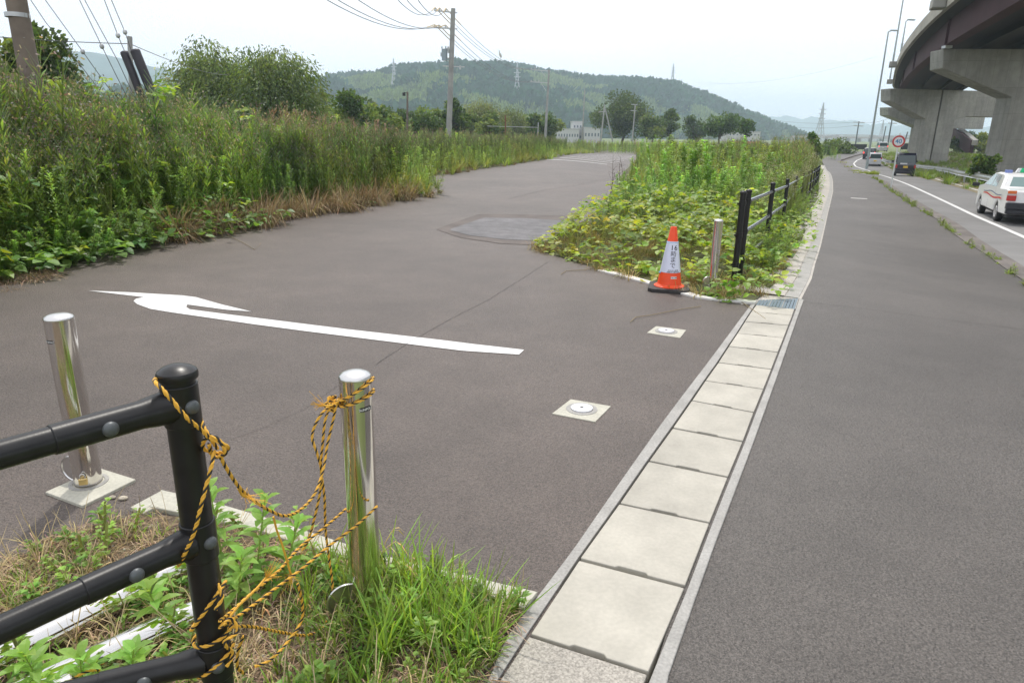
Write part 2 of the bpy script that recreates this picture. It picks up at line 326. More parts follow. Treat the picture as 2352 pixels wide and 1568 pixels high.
# channel bed under the slabs, edge strips
oR = resamp(outerR, 400)
near = lambda p: oR[np.argmin(np.linalg.norm(oR-p[:2], axis=1))]
innerR = [SRw[0]-(SRw[1]-SRw[0])*2]+SRw+GBr
innerL = [SLw[0]-(SLw[1]-SLw[0])*2]+SLw+GB
outR2 = [near(p) for p in innerR]; outR2[0] = np.array(innerR[0][:2])+(outR2[1]-np.array(innerR[1][:2]))
oL_ = resamp(lotR, 900); outL2 = [oL_[np.argmin(np.linalg.norm(oL_-p[:2], axis=1))] for p in innerL]
sheet('gutter_bed', outL2, outR2, GAPM, -.06, 40, 2)
def curb_strip(name, A, B, m, h=.004, dep_=.08, n=60, joints=0):
    A, B = resamp(A, n), resamp(B, n); mb = MB(); V = []
    for i in range(n):
        for p, dz in ((A[i], -dep_), (A[i], h), (B[i], h), (B[i], -dep_)): V.append((p[0], p[1], float(T(*p))+dz))
    mb.add(V, [(i*4+j, i*4+j+1, (i+1)*4+j+1, (i+1)*4+j) for i in range(n-1) for j in range(3)]); mb.add(V[:4], [(0, 1, 2, 3)]); mb.add(V[-4:], [(3, 2, 1, 0)])
    o = mb.build(name, m, smooth=30, bevel=.004); return tag(o, kind='structure')
curb_strip('gutter_edge', outL2, [np.array(p[:2])-(np.array(p[:2])-q)*.10 for p, q in zip(innerL, outL2)], CONC, .010, n=70)
curb_strip('gutter_edge', [np.array(p[:2])+(q-np.array(p[:2]))*.12 for p, q in zip(innerR, outR2)], outR2, CONC, .010, n=70)
# individual covers
names = ['grey speckled rough concrete gutter cover, nearest the camera below the first cream one'] + \
    ['cream concrete gutter cover, number %s of the cream row counted from the rough grey one' % w_ for w_ in
     ('one', 'two', 'three', 'four', 'five', 'six', 'seven', 'eight', 'nine', 'ten', 'eleven', 'twelve')]
rowsL, rowsR = SLw+[GB[0]], SRw+[GBr[0]]
for i in range(len(rowsL)-1):
    a, b, c, d = [np.array(q[:2]) for q in (rowsL[i], rowsR[i], rowsR[i+1], rowsL[i+1])]
    cen = (a+b+c+d)/4
    def sh(p, g=.0075): v_ = cen-p; return p+v_/np.linalg.norm(v_)*g*1.4
    a, b, c, d = sh(a), sh(b), sh(c), sh(d)
    zt = .012+rng.uniform(-.0015, .0015); notch = []
    e0, e1 = a+(b-a)*.34, a+(b-a)*.66; inn = (d-a)/np.linalg.norm(d-a)*.013; e0b, e1b = a+(b-a)*.37+inn, a+(b-a)*.63+inn
    poly = [a, e0, e0b, e1b, e1, b, c, d]
    zc = float(T(*cen)); mb = MB(); n_ = len(poly)
    Zs = [float(T(*p)) for p in poly]
    mb.add([(p[0], p[1], z_+zt) for p, z_ in zip(poly, Zs)]+[(p[0], p[1], z_-.055) for p, z_ in zip(poly, Zs)],
           [tuple(range(n_))]+[(k, n_+k, n_+(k+1) % n_, (k+1) % n_) for k in range(n_)])
    o = mb.build('gutter_cover', CONC_ROUGH if i == 0 else CONC_CREAM, smooth=0, bevel=.004)
    tag(o, names[i], 'gutter cover', 'concrete covers in a row over the gutter')
flat_later = [(1700, 700), (1840, 688), (1862, 636), (1780, 636)]
# steel grate at the end of the cream covers
gt = empty('drain_grate', ((GB[0]+GBr[1])/2).tolist(), 'blue-grey steel drain grate with pale bars at the far end of the cream gutter covers', 'drain grate')
gt.location = (0, 0, 0)
a, b, c, d = GB[0], GBr[0], GBr[1], GB[1]; n_ = 12
mb = MB(); mf = MB()
for k in range(n_):
    for q in (0, 1):
        t0, t1 = (k+.06)/n_, (k+.92)/n_
        p = [a+(b-a)*t0, a+(b-a)*t1, d+(c-d)*t1, d+(c-d)*t0]
    mb.quad(*[x_+np.array([0, 0, .006]) for x_ in p])
for k in (0, 4, 8, 12):
    t0, t1 = (k-.12)/n_, (k+.12)/n_
    mf.quad(*[x_+np.array([0, 0, .012]) for x_ in (a+(b-a)*t0, a+(b-a)*t1, d+(c-d)*t1, d+(c-d)*t0)])
mb.build('grate_bars', mat('grate_blue', (.16, .21, .25), .5, .5), gt, 0); mf.build('frame', CONC, gt, 0)
# older gutter beyond the grate, with joints
gR = resamp([GBr[1]]+[p for p in outerR[6:14]], 60)
dd = np.gradient(gR, axis=0); dd /= np.linalg.norm(dd, axis=1)[:, None]; nn = np.stack([-dd[:, 1], dd[:, 0]], 1)
sheet('old_gutter_bed', gR+nn*.75, gR-nn*.03, CONC_OLD, .0035, 60, 4)
sheet('old_gutter', gR+nn*.72, gR+nn*.145, CONC_OLD, .012, 60, 4)
curb_strip('gutter_edge', gR+nn*.135, gR+nn*.0, CONC, .010, n=60)
LEN = np.r_[0, np.cumsum(np.linalg.norm(np.diff(gR, axis=0), axis=1))]
for k in range(1, 30):
    s_ = k*.5
    if s_ > LEN[-1]-1: break
    p = np.array([np.interp(s_, LEN, gR[:, 0]), np.interp(s_, LEN, gR[:, 1])]); q = np.array([np.interp(s_, LEN, nn[:, 0]), np.interp(s_, LEN, nn[:, 1])])
    dv = np.array([q[1], -q[0]])*.006
    mb = MB() if k == 1 else mb
    z_ = float(T(*p))+.017
    mb.quad((*(p+q*.16-dv), z_), (*(p+q*.16+dv), z_), (*(p+q*.72+dv), z_), (*(p+q*.72-dv), z_))
tag(mb.build('gutter_joint', GAPM, smooth=0), kind='structure')
# ---- lot edge kerb in front of the grass (foreground) and curved kerb at the island
KU = P([(372, 1133), (480, 1158), (602, 1194), (799, 1259), (926, 1297), (1234, 1369)]); KD = P([(345, 1172), (450, 1193), (580, 1222), (700, 1262), (880, 1318), (1073, 1366), (1204, 1406)])
curb_strip('kerb_front', KU, KD, CONC_PLATE, .022, .06, 30)
KS = P([(372, 1133), (300, 1172)]); KS2 = P([(395, 1150), (330, 1186)])
curb_strip('kerb_corner', KS, KS2, CONC_PLATE, .018, .06, 6)
IS = P([(1735, 697), (1690, 692), (1640, 688), (1600, 683), (1570, 674), (1530, 661), (1480, 648), (1430, 634), (1380, 622)])
a_, b_ = ribbon_pts(IS, .11, 40); curb_strip('island_kerb', a_, b_, PAINT_OLD, .02, .05, 40)
# ---- foreground soil patch
FGP = P([(-500, 1560), (0, 1300), (90, 1258), (200, 1205), (335, 1186)]) ; FGK = [q for q in KD]
fgA = [(-3.2, 1.5)]+[tuple(q[:2]) for q in P([(-60, 1330), (60, 1275), (190, 1215), (335, 1184)])]+[tuple(q[:2]) for q in KD[1:]]
fgB = [(-3.2, -.6), (-2.5, -.8), (-1.5, -.8), (-.6, -.8)]+[tuple(q[:2]) for q in P([(1085, 1600), (1140, 1490), (1195, 1412)])]
sheet('soil_patch', fgA, fgB, SOIL, .009, 60, 12)
# ---- island soil
IT = P([(1225, 572), (1300, 600), (1400, 628), (1480, 648), (1570, 676), (1640, 690), (1735, 699)])
isl_left = P([(1225, 572), (1300, 532), (1355, 500), (1385, 470), (1412, 430), (1432, 395), (1462, 365), (1492, 347)])
isl_right = P([(1500, 655), (1600, 684), (1735, 697), (1775, 660), (1800, 632), (1835, 570), (1862, 500), (1880, 440), (1884, 400), (1882, 376), (1886, 366)])
sheet('island_soil', isl_left, isl_right, FIELD, .012, 80, 12)
# ---- left field and right verge
fl = [(p[0]-.15, p[1]+.1) for p in LB]; sheet('field', [(-60, -5), (-70, 30), (-75, 110)], [(-8.5, 0)]+fl[1:]+[(25, 112)], FIELD, .015, 90, 10)
vr = [(p[0], p[1]) for p in roadR]
sheet('verge', vr, [(40, -10), (60, 20), (75, 60), (120, 170)], mat('verge_soil', (.20, .17, .10), .95, var=[(.4, 5, .7, 1.3), (6, 4, .7, 1.3)]), -.115, 90, 12)
# ---- markings on the lot
def flat(name, px, m, dz=.004, kind='structure'):
    q = P(px); mb = MB(); mb.add([(p[0], p[1], float(T(p[0], p[1]))+dz) for p in q], [tuple(range(len(q)))]); o = mb.build(name, m, smooth=0)
    if o.data.polygons[0].normal.z < 0: o.data.flip_normals()
    return tag(o, kind=kind)
flat('arrow_marking', [(202, 668), (300, 672), (418, 679), (450, 683), (510, 700), (577, 716), (520, 712), (460, 704), (430, 700), (428, 706), (436, 711), (520, 722), (640, 737), (800, 757), (1010, 781), (1090, 791), (1204, 804), (1192, 815), (1060, 806), (940, 791), (820, 776), (700, 761), (580, 745), (470, 729), (400, 719), (345, 710), (315, 699), (307, 692), (312, 687), (330, 683)], PAINT)
A0, B0, A1, B1 = G(1256, 367), G(1394, 378), G(1428, 342), G(1486, 340.5)
mb = MB()
for k in range(15):
    t = k/14; a = A0+(A1-A0)*t; b = B0+(B1-B0)*t; dv = (A1-A0)/np.linalg.norm(A1-A0)*.30
    V = [p_ for j in range(25) for p_ in (a+(b-a)*j/24-dv, a+(b-a)*j/24+dv)]; mb.add([(q[0], q[1], float(T(q[0], q[1]))+.012) for q in V], [(2*j, 2*j+2, 2*j+3, 2*j+1) for j in range(24)])
tag(mb.build('hatch_marking', PAINT, smooth=0), kind='structure')
sheet('surface_patch', P([(1003, 526), (1100, 492), (1200, 493), (1330, 497)]), P([(1003, 528), (1060, 547), (1150, 560), (1300, 566)]), mat('patch_rim', (.104, .086, .077), .8, var=[(2, 5, .75, 1.3), (25, 3, .85, 1.15)]), .005, 30, 6)
sheet('surface_patch', P([(1035, 527), (1110, 501), (1200, 502), (1310, 508)]), P([(1035, 530), (1080, 542), (1160, 551), (1290, 556)]), A_WORN, .009, 30, 6)
def crack(px, w0=.012, m=SEAM):
    q = np.array([g_[:2] for g_ in P(px)]); a, b = ribbon_pts(q, w0, 90); jit = rng.normal(0, w0*.5, a.shape); sheet('seam', a+jit, b+jit*.8, m, .004, 90, 1)
flat('gutter_apron', flat_later, CONC_OLD, .0022)
crack([(862, 838), (940, 786), (1040, 730), (1120, 690), (1200, 640), (1262, 600)], .0045)
crack([(470, 1030), (600, 985), (700, 940), (770, 890), (840, 850)], .0025)
crack([(1165, 458), (1250, 437), (1330, 425), (1400, 410)], .018)
crack([(1848, 693), (1950, 705), (2080, 722), (2200, 738), (2352, 757)], .007)
line('walk_marking', P([(1954, 455), (1992, 457)]), .28, .005, PAINT_OLD, 8)
# ================================================================ FOREGROUND METALWORK
def cap_prof(r, h, lip=.0): return [(r, 0), (r, h*.25), (r*.97, h*.42), (r*.8, h*.72), (r*.5, h*.92), (r*.2, h), (.001, h)]
POST = np.array([-.708, 1.36]); PR = .0355
fence = empty('guard_fence', (POST[0], POST[1], 0), 'black three rail pipe fence with a rope tied post, front left foreground', 'fence')
L_ = lambda p: (p[0]-POST[0], p[1]-POST[1], p[2])
mb = MB(); mb.tube([(0, 0, -.1), (0, 0, 1.146)], PR*.97, 40); mb.build('post', BLACK, fence)
mb = MB(); mb.lathe([(PR*.9, 1.144), (PR*1.15, 1.145), (PR*1.17, 1.148), (PR*1.17, 1.156), (PR*1.12, 1.161), (PR*.85, 1.168), (PR*.5, 1.173), (PR*.2, 1.175), (.001, 1.1752)], n=48); mb.build('post_cap', BLACK, fence, smooth=32)
for zr, pxr in ((1.086, (0, 1044)), (.755, (0, 1445)), (.424, (250, 1568))):
    e = on(pxr[0], pxr[1], zr) if zr > .4 else None
    if e is None: e = np.array([POST[0], POST[1], 0])+(np.array([-.178, -.249, 0])*1.0); e[2] = zr
    dr = np.array([e[0]-POST[0], e[1]-POST[1], 0]); dr /= np.linalg.norm(dr); dr3 = dr
    R_ = frame(dr); mb = MB()
    mb.tube([dr*.215+np.array([0, 0, zr]), dr*1.6+np.array([0, 0, zr])], .0268, 32); mb.build('rail', BLACK, fence)
    mb = MB()                                                     # bracket: collar round the post, tapering to a half sleeve on the rail
    mb.tube([(0, 0, zr-.047), (0, 0, zr+.047)], PR+.0025, 40)
    for q in np.linspace(0, 1, 2): pass
    mb.tube([dr*.02+np.array([0, 0, zr]), dr*.055+np.array([0, 0, zr]), dr*.085+np.array([0, 0, zr]), dr*.245+np.array([0, 0, zr])], [.037, .034, .0295, .0295], 32)
    mb.build('bracket', BLACK, fence, smooth=40, bevel=.002)
    side = np.cross(dr, [0, 0, 1]); side = side if side[1] < 0 else -side
    for s_, zz in ((.152, .0), (-.006, .0)):
        c_ = dr*s_+side*((.0295 if s_ > 0 else PR+.002)*.93)+np.array([0, 0, zr])
        mb = MB(); mb.lathe([(.0155, 0), (.0155, .003), (.014, .007), (.010, .0105), (.005, .0125), (.0005, .013)], c=c_, n=24, R=frame(np.cross(side, [0, 0, 1]), up=side)); mb.build('bolt', BOLT, fence, smooth=60)
def bollard(base, h, r, label, lid=None, lock=False, plate=None, badge=None):
    b = empty('bollard', base.tolist(), label, 'bollard', 'stainless steel bollards at the lot entrance')
    mb = MB(); mb.tube([(0, 0, -.05), (0, 0, h-.001)], r, 48); mb.build('tube', STEEL, b)
    mb = MB(); mb.lathe([(r, h-.006), (r*1.01, h-.004), (r, h), (r*.93, h+.006), (r*.7, h+.013), (r*.35, h+.017), (.001, h+.018)], n=48); mb.build('cap', STEEL2, b, smooth=50)
    if plate is not None:
        q = P(plate); mb = MB(); n_ = len(q)
        mb.add([(p[0]-base[0], p[1]-base[1], .014) for p in q]+[(p[0]-base[0], p[1]-base[1], -.05) for p in q], [tuple(range(n_))]+[(k, n_+k, n_+(k+1) % n_, (k+1) % n_) for k in range(n_)])
        mb.build('footing', CONC_PLATE, b, smooth=0, bevel=.003)
        mb = MB(); mb.lathe([(r*1.42, .010), (r*1.42, .017), (r*1.12, .018), (r*1.1, .010)], n=40); mb.build('grout_ring', CONC, b)
    if lid is not None:
        a = lid; R_ = frame((math.cos(a), math.sin(a), 0)) @ Rax((0, 1, 0), 0)
        dirv = np.array([math.cos(a), math.sin(a), 0]); nrm = np.array([-math.sin(a)*1.0, math.cos(a), 0])
        c_ = dirv*(r*.85+.03)+np.array([0, 0, .075]); Rl = frame(dirv, up=nrm)
        mb = MB(); mb.lathe([(.066, 0), (.068, .004), (.066, .009), (.060, .009), (.056, .005), (.001, .005)], c=c_, n=40, R=Rl); mb.build('lid', STEEL2, b)
        mb = MB(); mb.box(dirv*(r+.004)+np.array([0, 0, .03]), (.02, .02, .03)); mb.build('hinge', STEEL2, b, bevel=.002)
    if lock:
        d = np.array([.30, -.95, 0]); d /= np.linalg.norm(d); sdv = np.cross(d, [0, 0, 1]); c_ = d*(r+.012)+np.array([0, 0, .055])
        k = MB(); k.box(c_, (.036, .016, .032), R=frame(np.cross([0, 0, 1], sdv))@Rz(0)); lk = k.build('padlock', BRASS, b, bevel=.003)
        k = MB(); k.tube([c_+sdv*x_+np.array([0, 0, z_]) for x_, z_ in ((-.011, .014), (-.011, .028), (-.006, .036), (0, .038), (.006, .036), (.011, .028), (.011, .014))], .0032, 10); k.build('shackle', STEEL2, lk)
    if badge is not None:
        az, zc = badge
        def fn(x_, y_, o=.0012):
            t = az+x_/r; return ((r+o)*math.cos(t), (r+o)*math.sin(t), zc+y_)
        k = MB(); V = []; Fc = []
        out_ = [(.017*math.copysign(1, math.cos(t))+.0075*math.cos(t), .0075*math.sin(t)) for t in np.linspace(0, 2*math.pi, 24, endpoint=False)]
        for x_, y_ in out_: V.append(fn(x_, y_))
        cols = sorted(set(round(x_, 5) for x_, y_ in out_))
        k = MB(); xs = np.linspace(-.0245, .0245, 14)
        hh = [(.0075 if abs(x_) < .017 else math.sqrt(max(0, .0075**2-(abs(x_)-.017)**2))+.0004) for x_ in xs]
        for i in range(13): k.quad(fn(xs[i], -hh[i]), fn(xs[i+1], -hh[i+1]), fn(xs[i+1], hh[i+1]), fn(xs[i], hh[i]))
        bd = k.build('badge', INK, b)
        text_obj('badge_text', 'SUNPOLE', .0115, WHITE_P, lambda x_, y_: fn(x_, y_, .002), bd, .0002)
    return b
B1p = G(205, 1113); B2p = G(845, 1405); B3p = G(1635, 662)
bollard(B1p, .835, .060, 'mirror stainless bollard with brass padlock standing on a concrete plate at far left', lid=math.radians(165), lock=True, plate=[(105, 1135), (190, 1167), (313, 1106), (228, 1079)], badge=(math.radians(-112), .735))
bollard(B2p, .90, .052, 'mirror stainless bollard with yellow and black rope knotted round its top', lid=math.radians(205), plate=[(760, 1395), (800, 1470), (950, 1420), (895, 1350)], badge=(math.radians(-42), .80))
bollard(B3p, .765, .050, 'small stainless bollard among the vines right of the orange cone', lid=math.radians(200))
# closed sockets in the asphalt
for px, ce, lab in (([(1268, 951), (1367, 970), (1403, 934), (1311, 918)], (1336, 941), 'nearer of two white round socket covers in pale concrete squares on the lot'),
                    ([(1486, 765), (1562, 777), (1576, 759), (1507, 750)], (1530, 762), 'farther of two white round socket covers, close to the cream gutter covers')):
    c_ = G(*ce); s_ = empty('bollard_socket', c_.tolist(), lab, 'bollard socket')
    q = P(px); n_ = 4; mb = MB(); mb.add([(p[0]-c_[0], p[1]-c_[1], .006) for p in q]+[(p[0]-c_[0], p[1]-c_[1], -.05) for p in q], [tuple(range(n_))]+[(k, n_+k, n_+(k+1) % n_, (k+1) % n_) for k in range(n_)])
    mb.build('footing', CONC_PLATE, s_, smooth=0, bevel=.002)
    mb = MB(); mb.lathe([(.098, .004), (.098, .009), (.07, .0105), (.068, .004)], n=40); mb.build('grout_ring', CONC, s_)
    mb = MB(); mb.lathe([(.068, .008), (.070, .016), (.068, .018), (.001, .0185)], n=48); ld = mb.build('lid', mat('lid_white', (.72, .72, .75), .3, .4), s_)
    mb = MB(); mb.lathe([(.010, .0186), (.010, .0196), (.001, .0197)], n=16); mb.build('key_hole', GAPM, ld)
# fallen stainless pipes on the grass
def pipe_on(u0, v0, u1, v1, r, lab, e0=0.0, e1=0.0):
    a, b = on(u0, v0, .05), on(u1, v1, .05); d = b-a; a = a-d*e0; b = b+d*e1
    mb = MB(); mb.tube([a, b], r, 40); o = mb.build('steel_pipe', PIPEM)
    tag(o, lab, 'pipe', 'mirror steel pipes lying in the weeds')
pipe_on(0, 1515, 417, 1306, .048, 'mirror steel pipe lying in the weeds behind the black fence, farthest of three', .6, .1)
pipe_on(60, 1592, 430, 1418, .048, 'mirror steel pipe lying in the weeds behind the black fence, middle of three', .8, .05)
pipe_on(40, 1640, 165, 1572, .042, 'mirror steel pipe at the bottom left corner, nearest of three', 1.2, .0)
# ---- ropes
def rope_mesh(mb, pts, r=.0043, lay=.032, step=.0035):
    pts = np.array(pts, float)
    # smooth through the points (Catmull-Rom)
    Q = []
    for i in range(len(pts)-1):
        p0, p1, p2, p3 = pts[max(i-1, 0)], pts[i], pts[i+1], pts[min(i+2, len(pts)-1)]; n_ = max(3, int(np.linalg.norm(p2-p1)/step))
        for t in np.linspace(0, 1, n_, endpoint=False): Q.append(.5*((2*p1)+(-p0+p2)*t+(2*p0-5*p1+4*p2-p3)*t*t+(-p0+3*p1-3*p2+p3)*t**3))
    Q.append(pts[-1]); Q = np.array(Q); L = np.r_[0, np.cumsum(np.linalg.norm(np.diff(Q, axis=0), axis=1))]
    D = np.gradient(Q, axis=0); D /= np.linalg.norm(D, axis=1)[:, None]+1e-9
    a = np.cross(D[0], [.3, .2, 1]); A = []
    for i in range(len(Q)):
        a = a-D[i]*(a@D[i]); a /= np.linalg.norm(a); A.append(a)
    A = np.array(A); B = np.cross(D, A)
    for k in range(3):
        ph = 2*math.pi*k/3+2*math.pi*L/lay; c_ = Q+r*.52*(A*np.cos(ph)[:, None]+B*np.sin(ph)[:, None])
        mb.use(ROPE_K if k == 0 else ROPE_Y); mb.tube(c_, r*.56, 6)
Bd = B2p.copy()
def rp(u, v, s):                                           # point between the post (s=0) and the bollard (s=1) in depth
    y = (POST[1]-.05)*(1-s)+(B2p[1]-.05)*s; return dep(u, v, y)
mb = MB()
rope_mesh(mb, [rp(360, 868, .06), rp(356, 876, -.02), rp(372, 893, -.05), rp(400, 925, -.05), rp(430, 960, -.04), rp(460, 985, 0), rp(485, 1010, .03), rp(500, 1030, .05)])
rope_mesh(mb, [rp(360, 868, .1), rp(420, 935, .2), rp(456, 955, .12), rp(470, 985, .06), rp(492, 1015, .05)])
rope_mesh(mb, [rp(470, 1000, .03), rp(510, 1018, .02), rp(524, 1030, .05), rp(500, 1040, .08), rp(468, 1030, .06), rp(472, 1008, .03), rp(498, 1006, .02), rp(518, 1040, .03), rp(490, 1048, .07), rp(480, 1020, .02)], lay=.04)
rope_mesh(mb, [rp(492, 1035, .04), rp(487, 1065, .0), rp(475, 1110, -.03), rp(462, 1160, -.05), rp(445, 1225, -.05), rp(420, 1280, -.02), rp(410, 1298, .05)])
rope_mesh(mb, [rp(505, 1045, .05), rp(520, 1075, .08), rp(548, 1117, .15), rp(580, 1147, .25), rp(620, 1172, .35), rp(655, 1184, .45), rp(690, 1170, .6), rp(722, 1135, .75), rp(742, 1080, .85), rp(752, 1020, .92), rp(765, 965, .95), rp(772, 930, .95)])
r1 = mb.build('rope', ROPE_Y); tag(r1, 'yellow and black rope sagging from a knot on the black post to the bollard top', 'rope')
mb = MB()
def ring(z, r, a0, a1, tilt, n=22): return [np.array([B2p[0]+r*math.cos(t), B2p[1]+r*math.sin(t), z+tilt*math.cos(t)]) for t in np.linspace(a0, a1, n)]
kn = dep(765, 925, B2p[1]-.03)
rope_mesh(mb, ring(.855, .058, math.radians(-175), math.radians(175), .035))
rope_mesh(mb, ring(.825, .058, math.radians(-175), math.radians(175), .022))
for k in range(4):
    a = rng.normal(0, .013, (7, 3)); rope_mesh(mb, kn+a*[1, .6, 1], lay=.04)
rope_mesh(mb, [kn, rp(735, 955, .9), rp(717, 1000, .88), rp(728, 1040, .88), rp(738, 1080, .9), rp(735, 1130, .92), rp(722, 1190, .93), rp(708, 1240, .95), rp(695, 1262, .95)])
rope_mesh(mb, [kn, rp(748, 960, .94), rp(741, 1020, .93), rp(737, 1075, .93), rp(745, 1140, .95), rp(748, 1220, 1.0), rp(757, 1290, 1.02), rp(764, 1350, 1.03), rp(758, 1410, 1.0), rp(735, 1445, .9), rp(700, 1458, .75), rp(640, 1450, .5), rp(575, 1438, .25), rp(522, 1440, .1)])
r2 = mb.build('rope', ROPE_Y); tag(r2, 'yellow and black rope wound round the bollard top with loose ends hanging down', 'rope')
mb = MB()
rope_mesh(mb, [rp(866, 1162, 1.0), rp(820, 1205, .85), rp(760, 1250, .7), rp(690, 1308, .52), rp(620, 1360, .34), rp(560, 1405, .18), rp(520, 1430, .05), rp(505, 1440, 0)])
rope_mesh(mb, [rp(795, 1168, 1.12), rp(740, 1215, .9), rp(690, 1255, .75), rp(640, 1310, .5), rp(580, 1360, .3), rp(530, 1405, .12), rp(505, 1425, 0)])
def pring(z, r, a0, a1, tilt, n=26): return [np.array([POST[0]+r*math.cos(t), POST[1]+r*math.sin(t), z+tilt*math.cos(t)]) for t in np.linspace(a0, a1, n)]
zb = [on(470, v_, 0) for v_ in (1,)]
def post_z(v): d = ray(485, v); return CAMZ + d[2]*(POST[1]-.03)/d[1]
rope_mesh(mb, pring(post_z(1410), .043, math.radians(-200), math.radians(60), .06))
rope_mesh(mb, pring(post_z(1475), .043, math.radians(-190), math.radians(170), .012))
rope_mesh(mb, pring(post_z(1535), .043, math.radians(-200), math.radians(40), .035))
rope_mesh(mb, [rp(505, 1440, 0), rp(530, 1420, .05), rp(545, 1450, .05), rp(515, 1475, 0), rp(535, 1500, .05), rp(520, 1530, .02)], lay=.04)
rope_mesh(mb, [rp(500, 1340, .02), rp(510, 1370, -.0), rp(495, 1400, -.02)])
rope_mesh(mb, [rp(684, 1340, .55), rp(695, 1390, .6), rp(690, 1430, .6), rp(655, 1480, .5), rp(620, 1515, .4), rp(585, 1530, .35)])
rope_mesh(mb, [rp(560, 1460, .2), rp(548, 1490, .2), rp(545, 1530, .2), rp(560, 1545, .25)])
r3 = mb.build('rope', ROPE_Y); tag(r3, 'yellow and black rope doubled from the bollard foot to coils low on the black post', 'rope')
def strands(px, s0, s1, parent, name='frayed_strand', r=.003):
    k = MB(); k.use(ROPE_Y); n_ = len(px); k.tube([rp(u, v, s0+(s1-s0)*i/(n_-1)) for i, (u, v) in enumerate(px)], r, 6)
    e = rp(px[-1][0], px[-1][1], s1); prev = rp(px[-2][0], px[-2][1], s1); d = (e-prev)/np.linalg.norm(e-prev)
    for _ in range(26):
        q = e+(d+rng.normal(0, .55, 3))*rng.uniform(.015, .035); k.tube([e-d*.004, (e+q)/2+rng.normal(0, .003, 3), q], .0006, 3, False)
    k.build(name, ROPE_Y, parent)
strands([(628, 1186), (635, 1215), (648, 1250), (660, 1290), (668, 1318)], .38, .5, r1)
strands([(548, 1120), (556, 1135), (566, 1140)], .16, .2, r1, r=.004)
strands([(520, 1425), (548, 1390), (590, 1350), (612, 1325)], .08, .25, r3)
strands([(765, 930), (752, 932), (742, 930)], .95, .93, r2)
mb = MB(); rope_mesh(mb, [on(140, 1575, .10), on(165, 1560, .13), on(190, 1545, .15), on(222, 1537, .14), on(232, 1545, .1), on(250, 1550, .08), on(262, 1552, .05)])
tag(mb.build('rope', ROPE_Y), 'short piece of yellow and black rope lying over the pipes at bottom left', 'rope')
# pebbles beside the plate
for u, v, r_, lab in ((283, 1143, .017, 'small pale stone on the asphalt beside the left bollard plate'), (258, 1141, .013, 'small grey stone left of the pale stone by the bollard plate')):
    q = G(u, v, .008); mb = MB(); mb.lathe([(r_*.5, -r_*.5), (r_, -r_*.2), (r_*.95, r_*.2), (r_*.5, r_*.55), (.001, r_*.6)], n=9)
    o = mb.build('stone', STONE, smooth=25); o.location = q; o.scale = (1.3, .9, .9); tag(o, lab, 'stone')
# ================================================================ CONE
cb = G(1536, 664); cone = empty('traffic_cone', cb.tolist(), 'orange traffic cone with a white printed sleeve on a black square base', 'traffic cone', rz=math.radians(-14))
Hc, r0, r1_ = .70, .138, .034
mb = MB(); a = .225; k_ = .05; poly = [(a, -a+k_), (a, a-k_), (a-k_, a), (-a+k_, a), (-a, a-k_), (-a, -a+k_), (-a+k_, -a), (a-k_, -a)]
mb.prism(poly, lambda p: (p[0], p[1], 0), (0, 0, .04)); mb.build('base', RUBBER, cone, smooth=30, bevel=.006)
rad = lambda z: r0+(r1_-r0)*(z-.04)/(Hc-.04)
mb = MB(); mb.lathe([(.168, .04), (.168, .048), (.150, .056), (rad(.07), .07), (rad(Hc), Hc-.006), (rad(Hc)*.9, Hc), (rad(Hc)*.6, Hc-.002), (rad(Hc)*.55, Hc-.06), (.001, Hc-.06)], n=48); mb.build('body', ORANGE, cone)
aV = math.atan2(-cb[1], -cb[0])-math.radians(-14)           # direction from the cone to the viewer side, local
mb = MB(); n_ = 40; z0, z1 = .205, .545; a0, a1 = -1.45, 1.75; V = []
for i in range(n_+1):
    t = aV+a0+(a1-a0)*i/n_
    for z in np.linspace(z0, z1, 5): V.append(((rad(z)+.003)*math.cos(t), (rad(z)+.003)*math.sin(t), z))
mb.add(V, [(i*5+j, (i+1)*5+j, (i+1)*5+j+1, i*5+j+1) for i in range(n_) for j in range(4)]); slv = mb.build('sleeve', SHEET, cone)
sl_n = math.cos(math.atan2(r0-r1_, Hc-.04))
def cfn(off, zc, o=.0045): return lambda x, y: ((rad(zc+y)+o)*math.cos(aV+off+x/rad(zc)), (rad(zc+y)+o)*math.sin(aV+off+x/rad(zc)), zc+y)
text_obj('lettering', '16', .078, INK, cfn(.30, .475), slv, .0006)
text_obj('lettering', '時', .064, INK, cfn(.26, .408), slv, .0004)
text_obj('lettering', 'ま', .066, INK, cfn(.22, .348), slv, .0004)
text_obj('lettering', 'で', .066, INK, cfn(.20, .285), slv, .0004)
text_obj('lettering', 'さんかく広場', .019, INK, cfn(.28, .232), slv, .0003)
text_obj('lettering', '公園まで徒歩2分', .019, INK, cfn(.30, .214), slv, .0003)
mb = MB(); V = []
for i in range(9):
    t = aV+.10+.56*i/8
    for z in (.142, .166): V.append(((rad(z)+.002)*math.cos(t), (rad(z)+.002)*math.sin(t), z))
mb.add(V, [(i*2, i*2+2, i*2+3, i*2+1) for i in range(8)]); stk = mb.build('sticker', WHITE_P, cone)
text_obj('lettering', '歩道工事用', .015, INK, cfn(.38, .154, .0035), stk, .0003)
mb = MB()
for z in (.535,): mb.tube([((rad(z)+.005)*math.cos(t), (rad(z)+.005)*math.sin(t), z) for t in np.linspace(0, 2*math.pi, 30)], .0022, 5, False)
mb.build('tape', BLUE_T, cone); mb = MB()
mb.box(((rad(.2)+.006)*math.cos(aV-1.25), (rad(.2)+.006)*math.sin(aV-1.25), .197), (.02, .03, .012)); mb.build('tape', BLUE_T, cone)
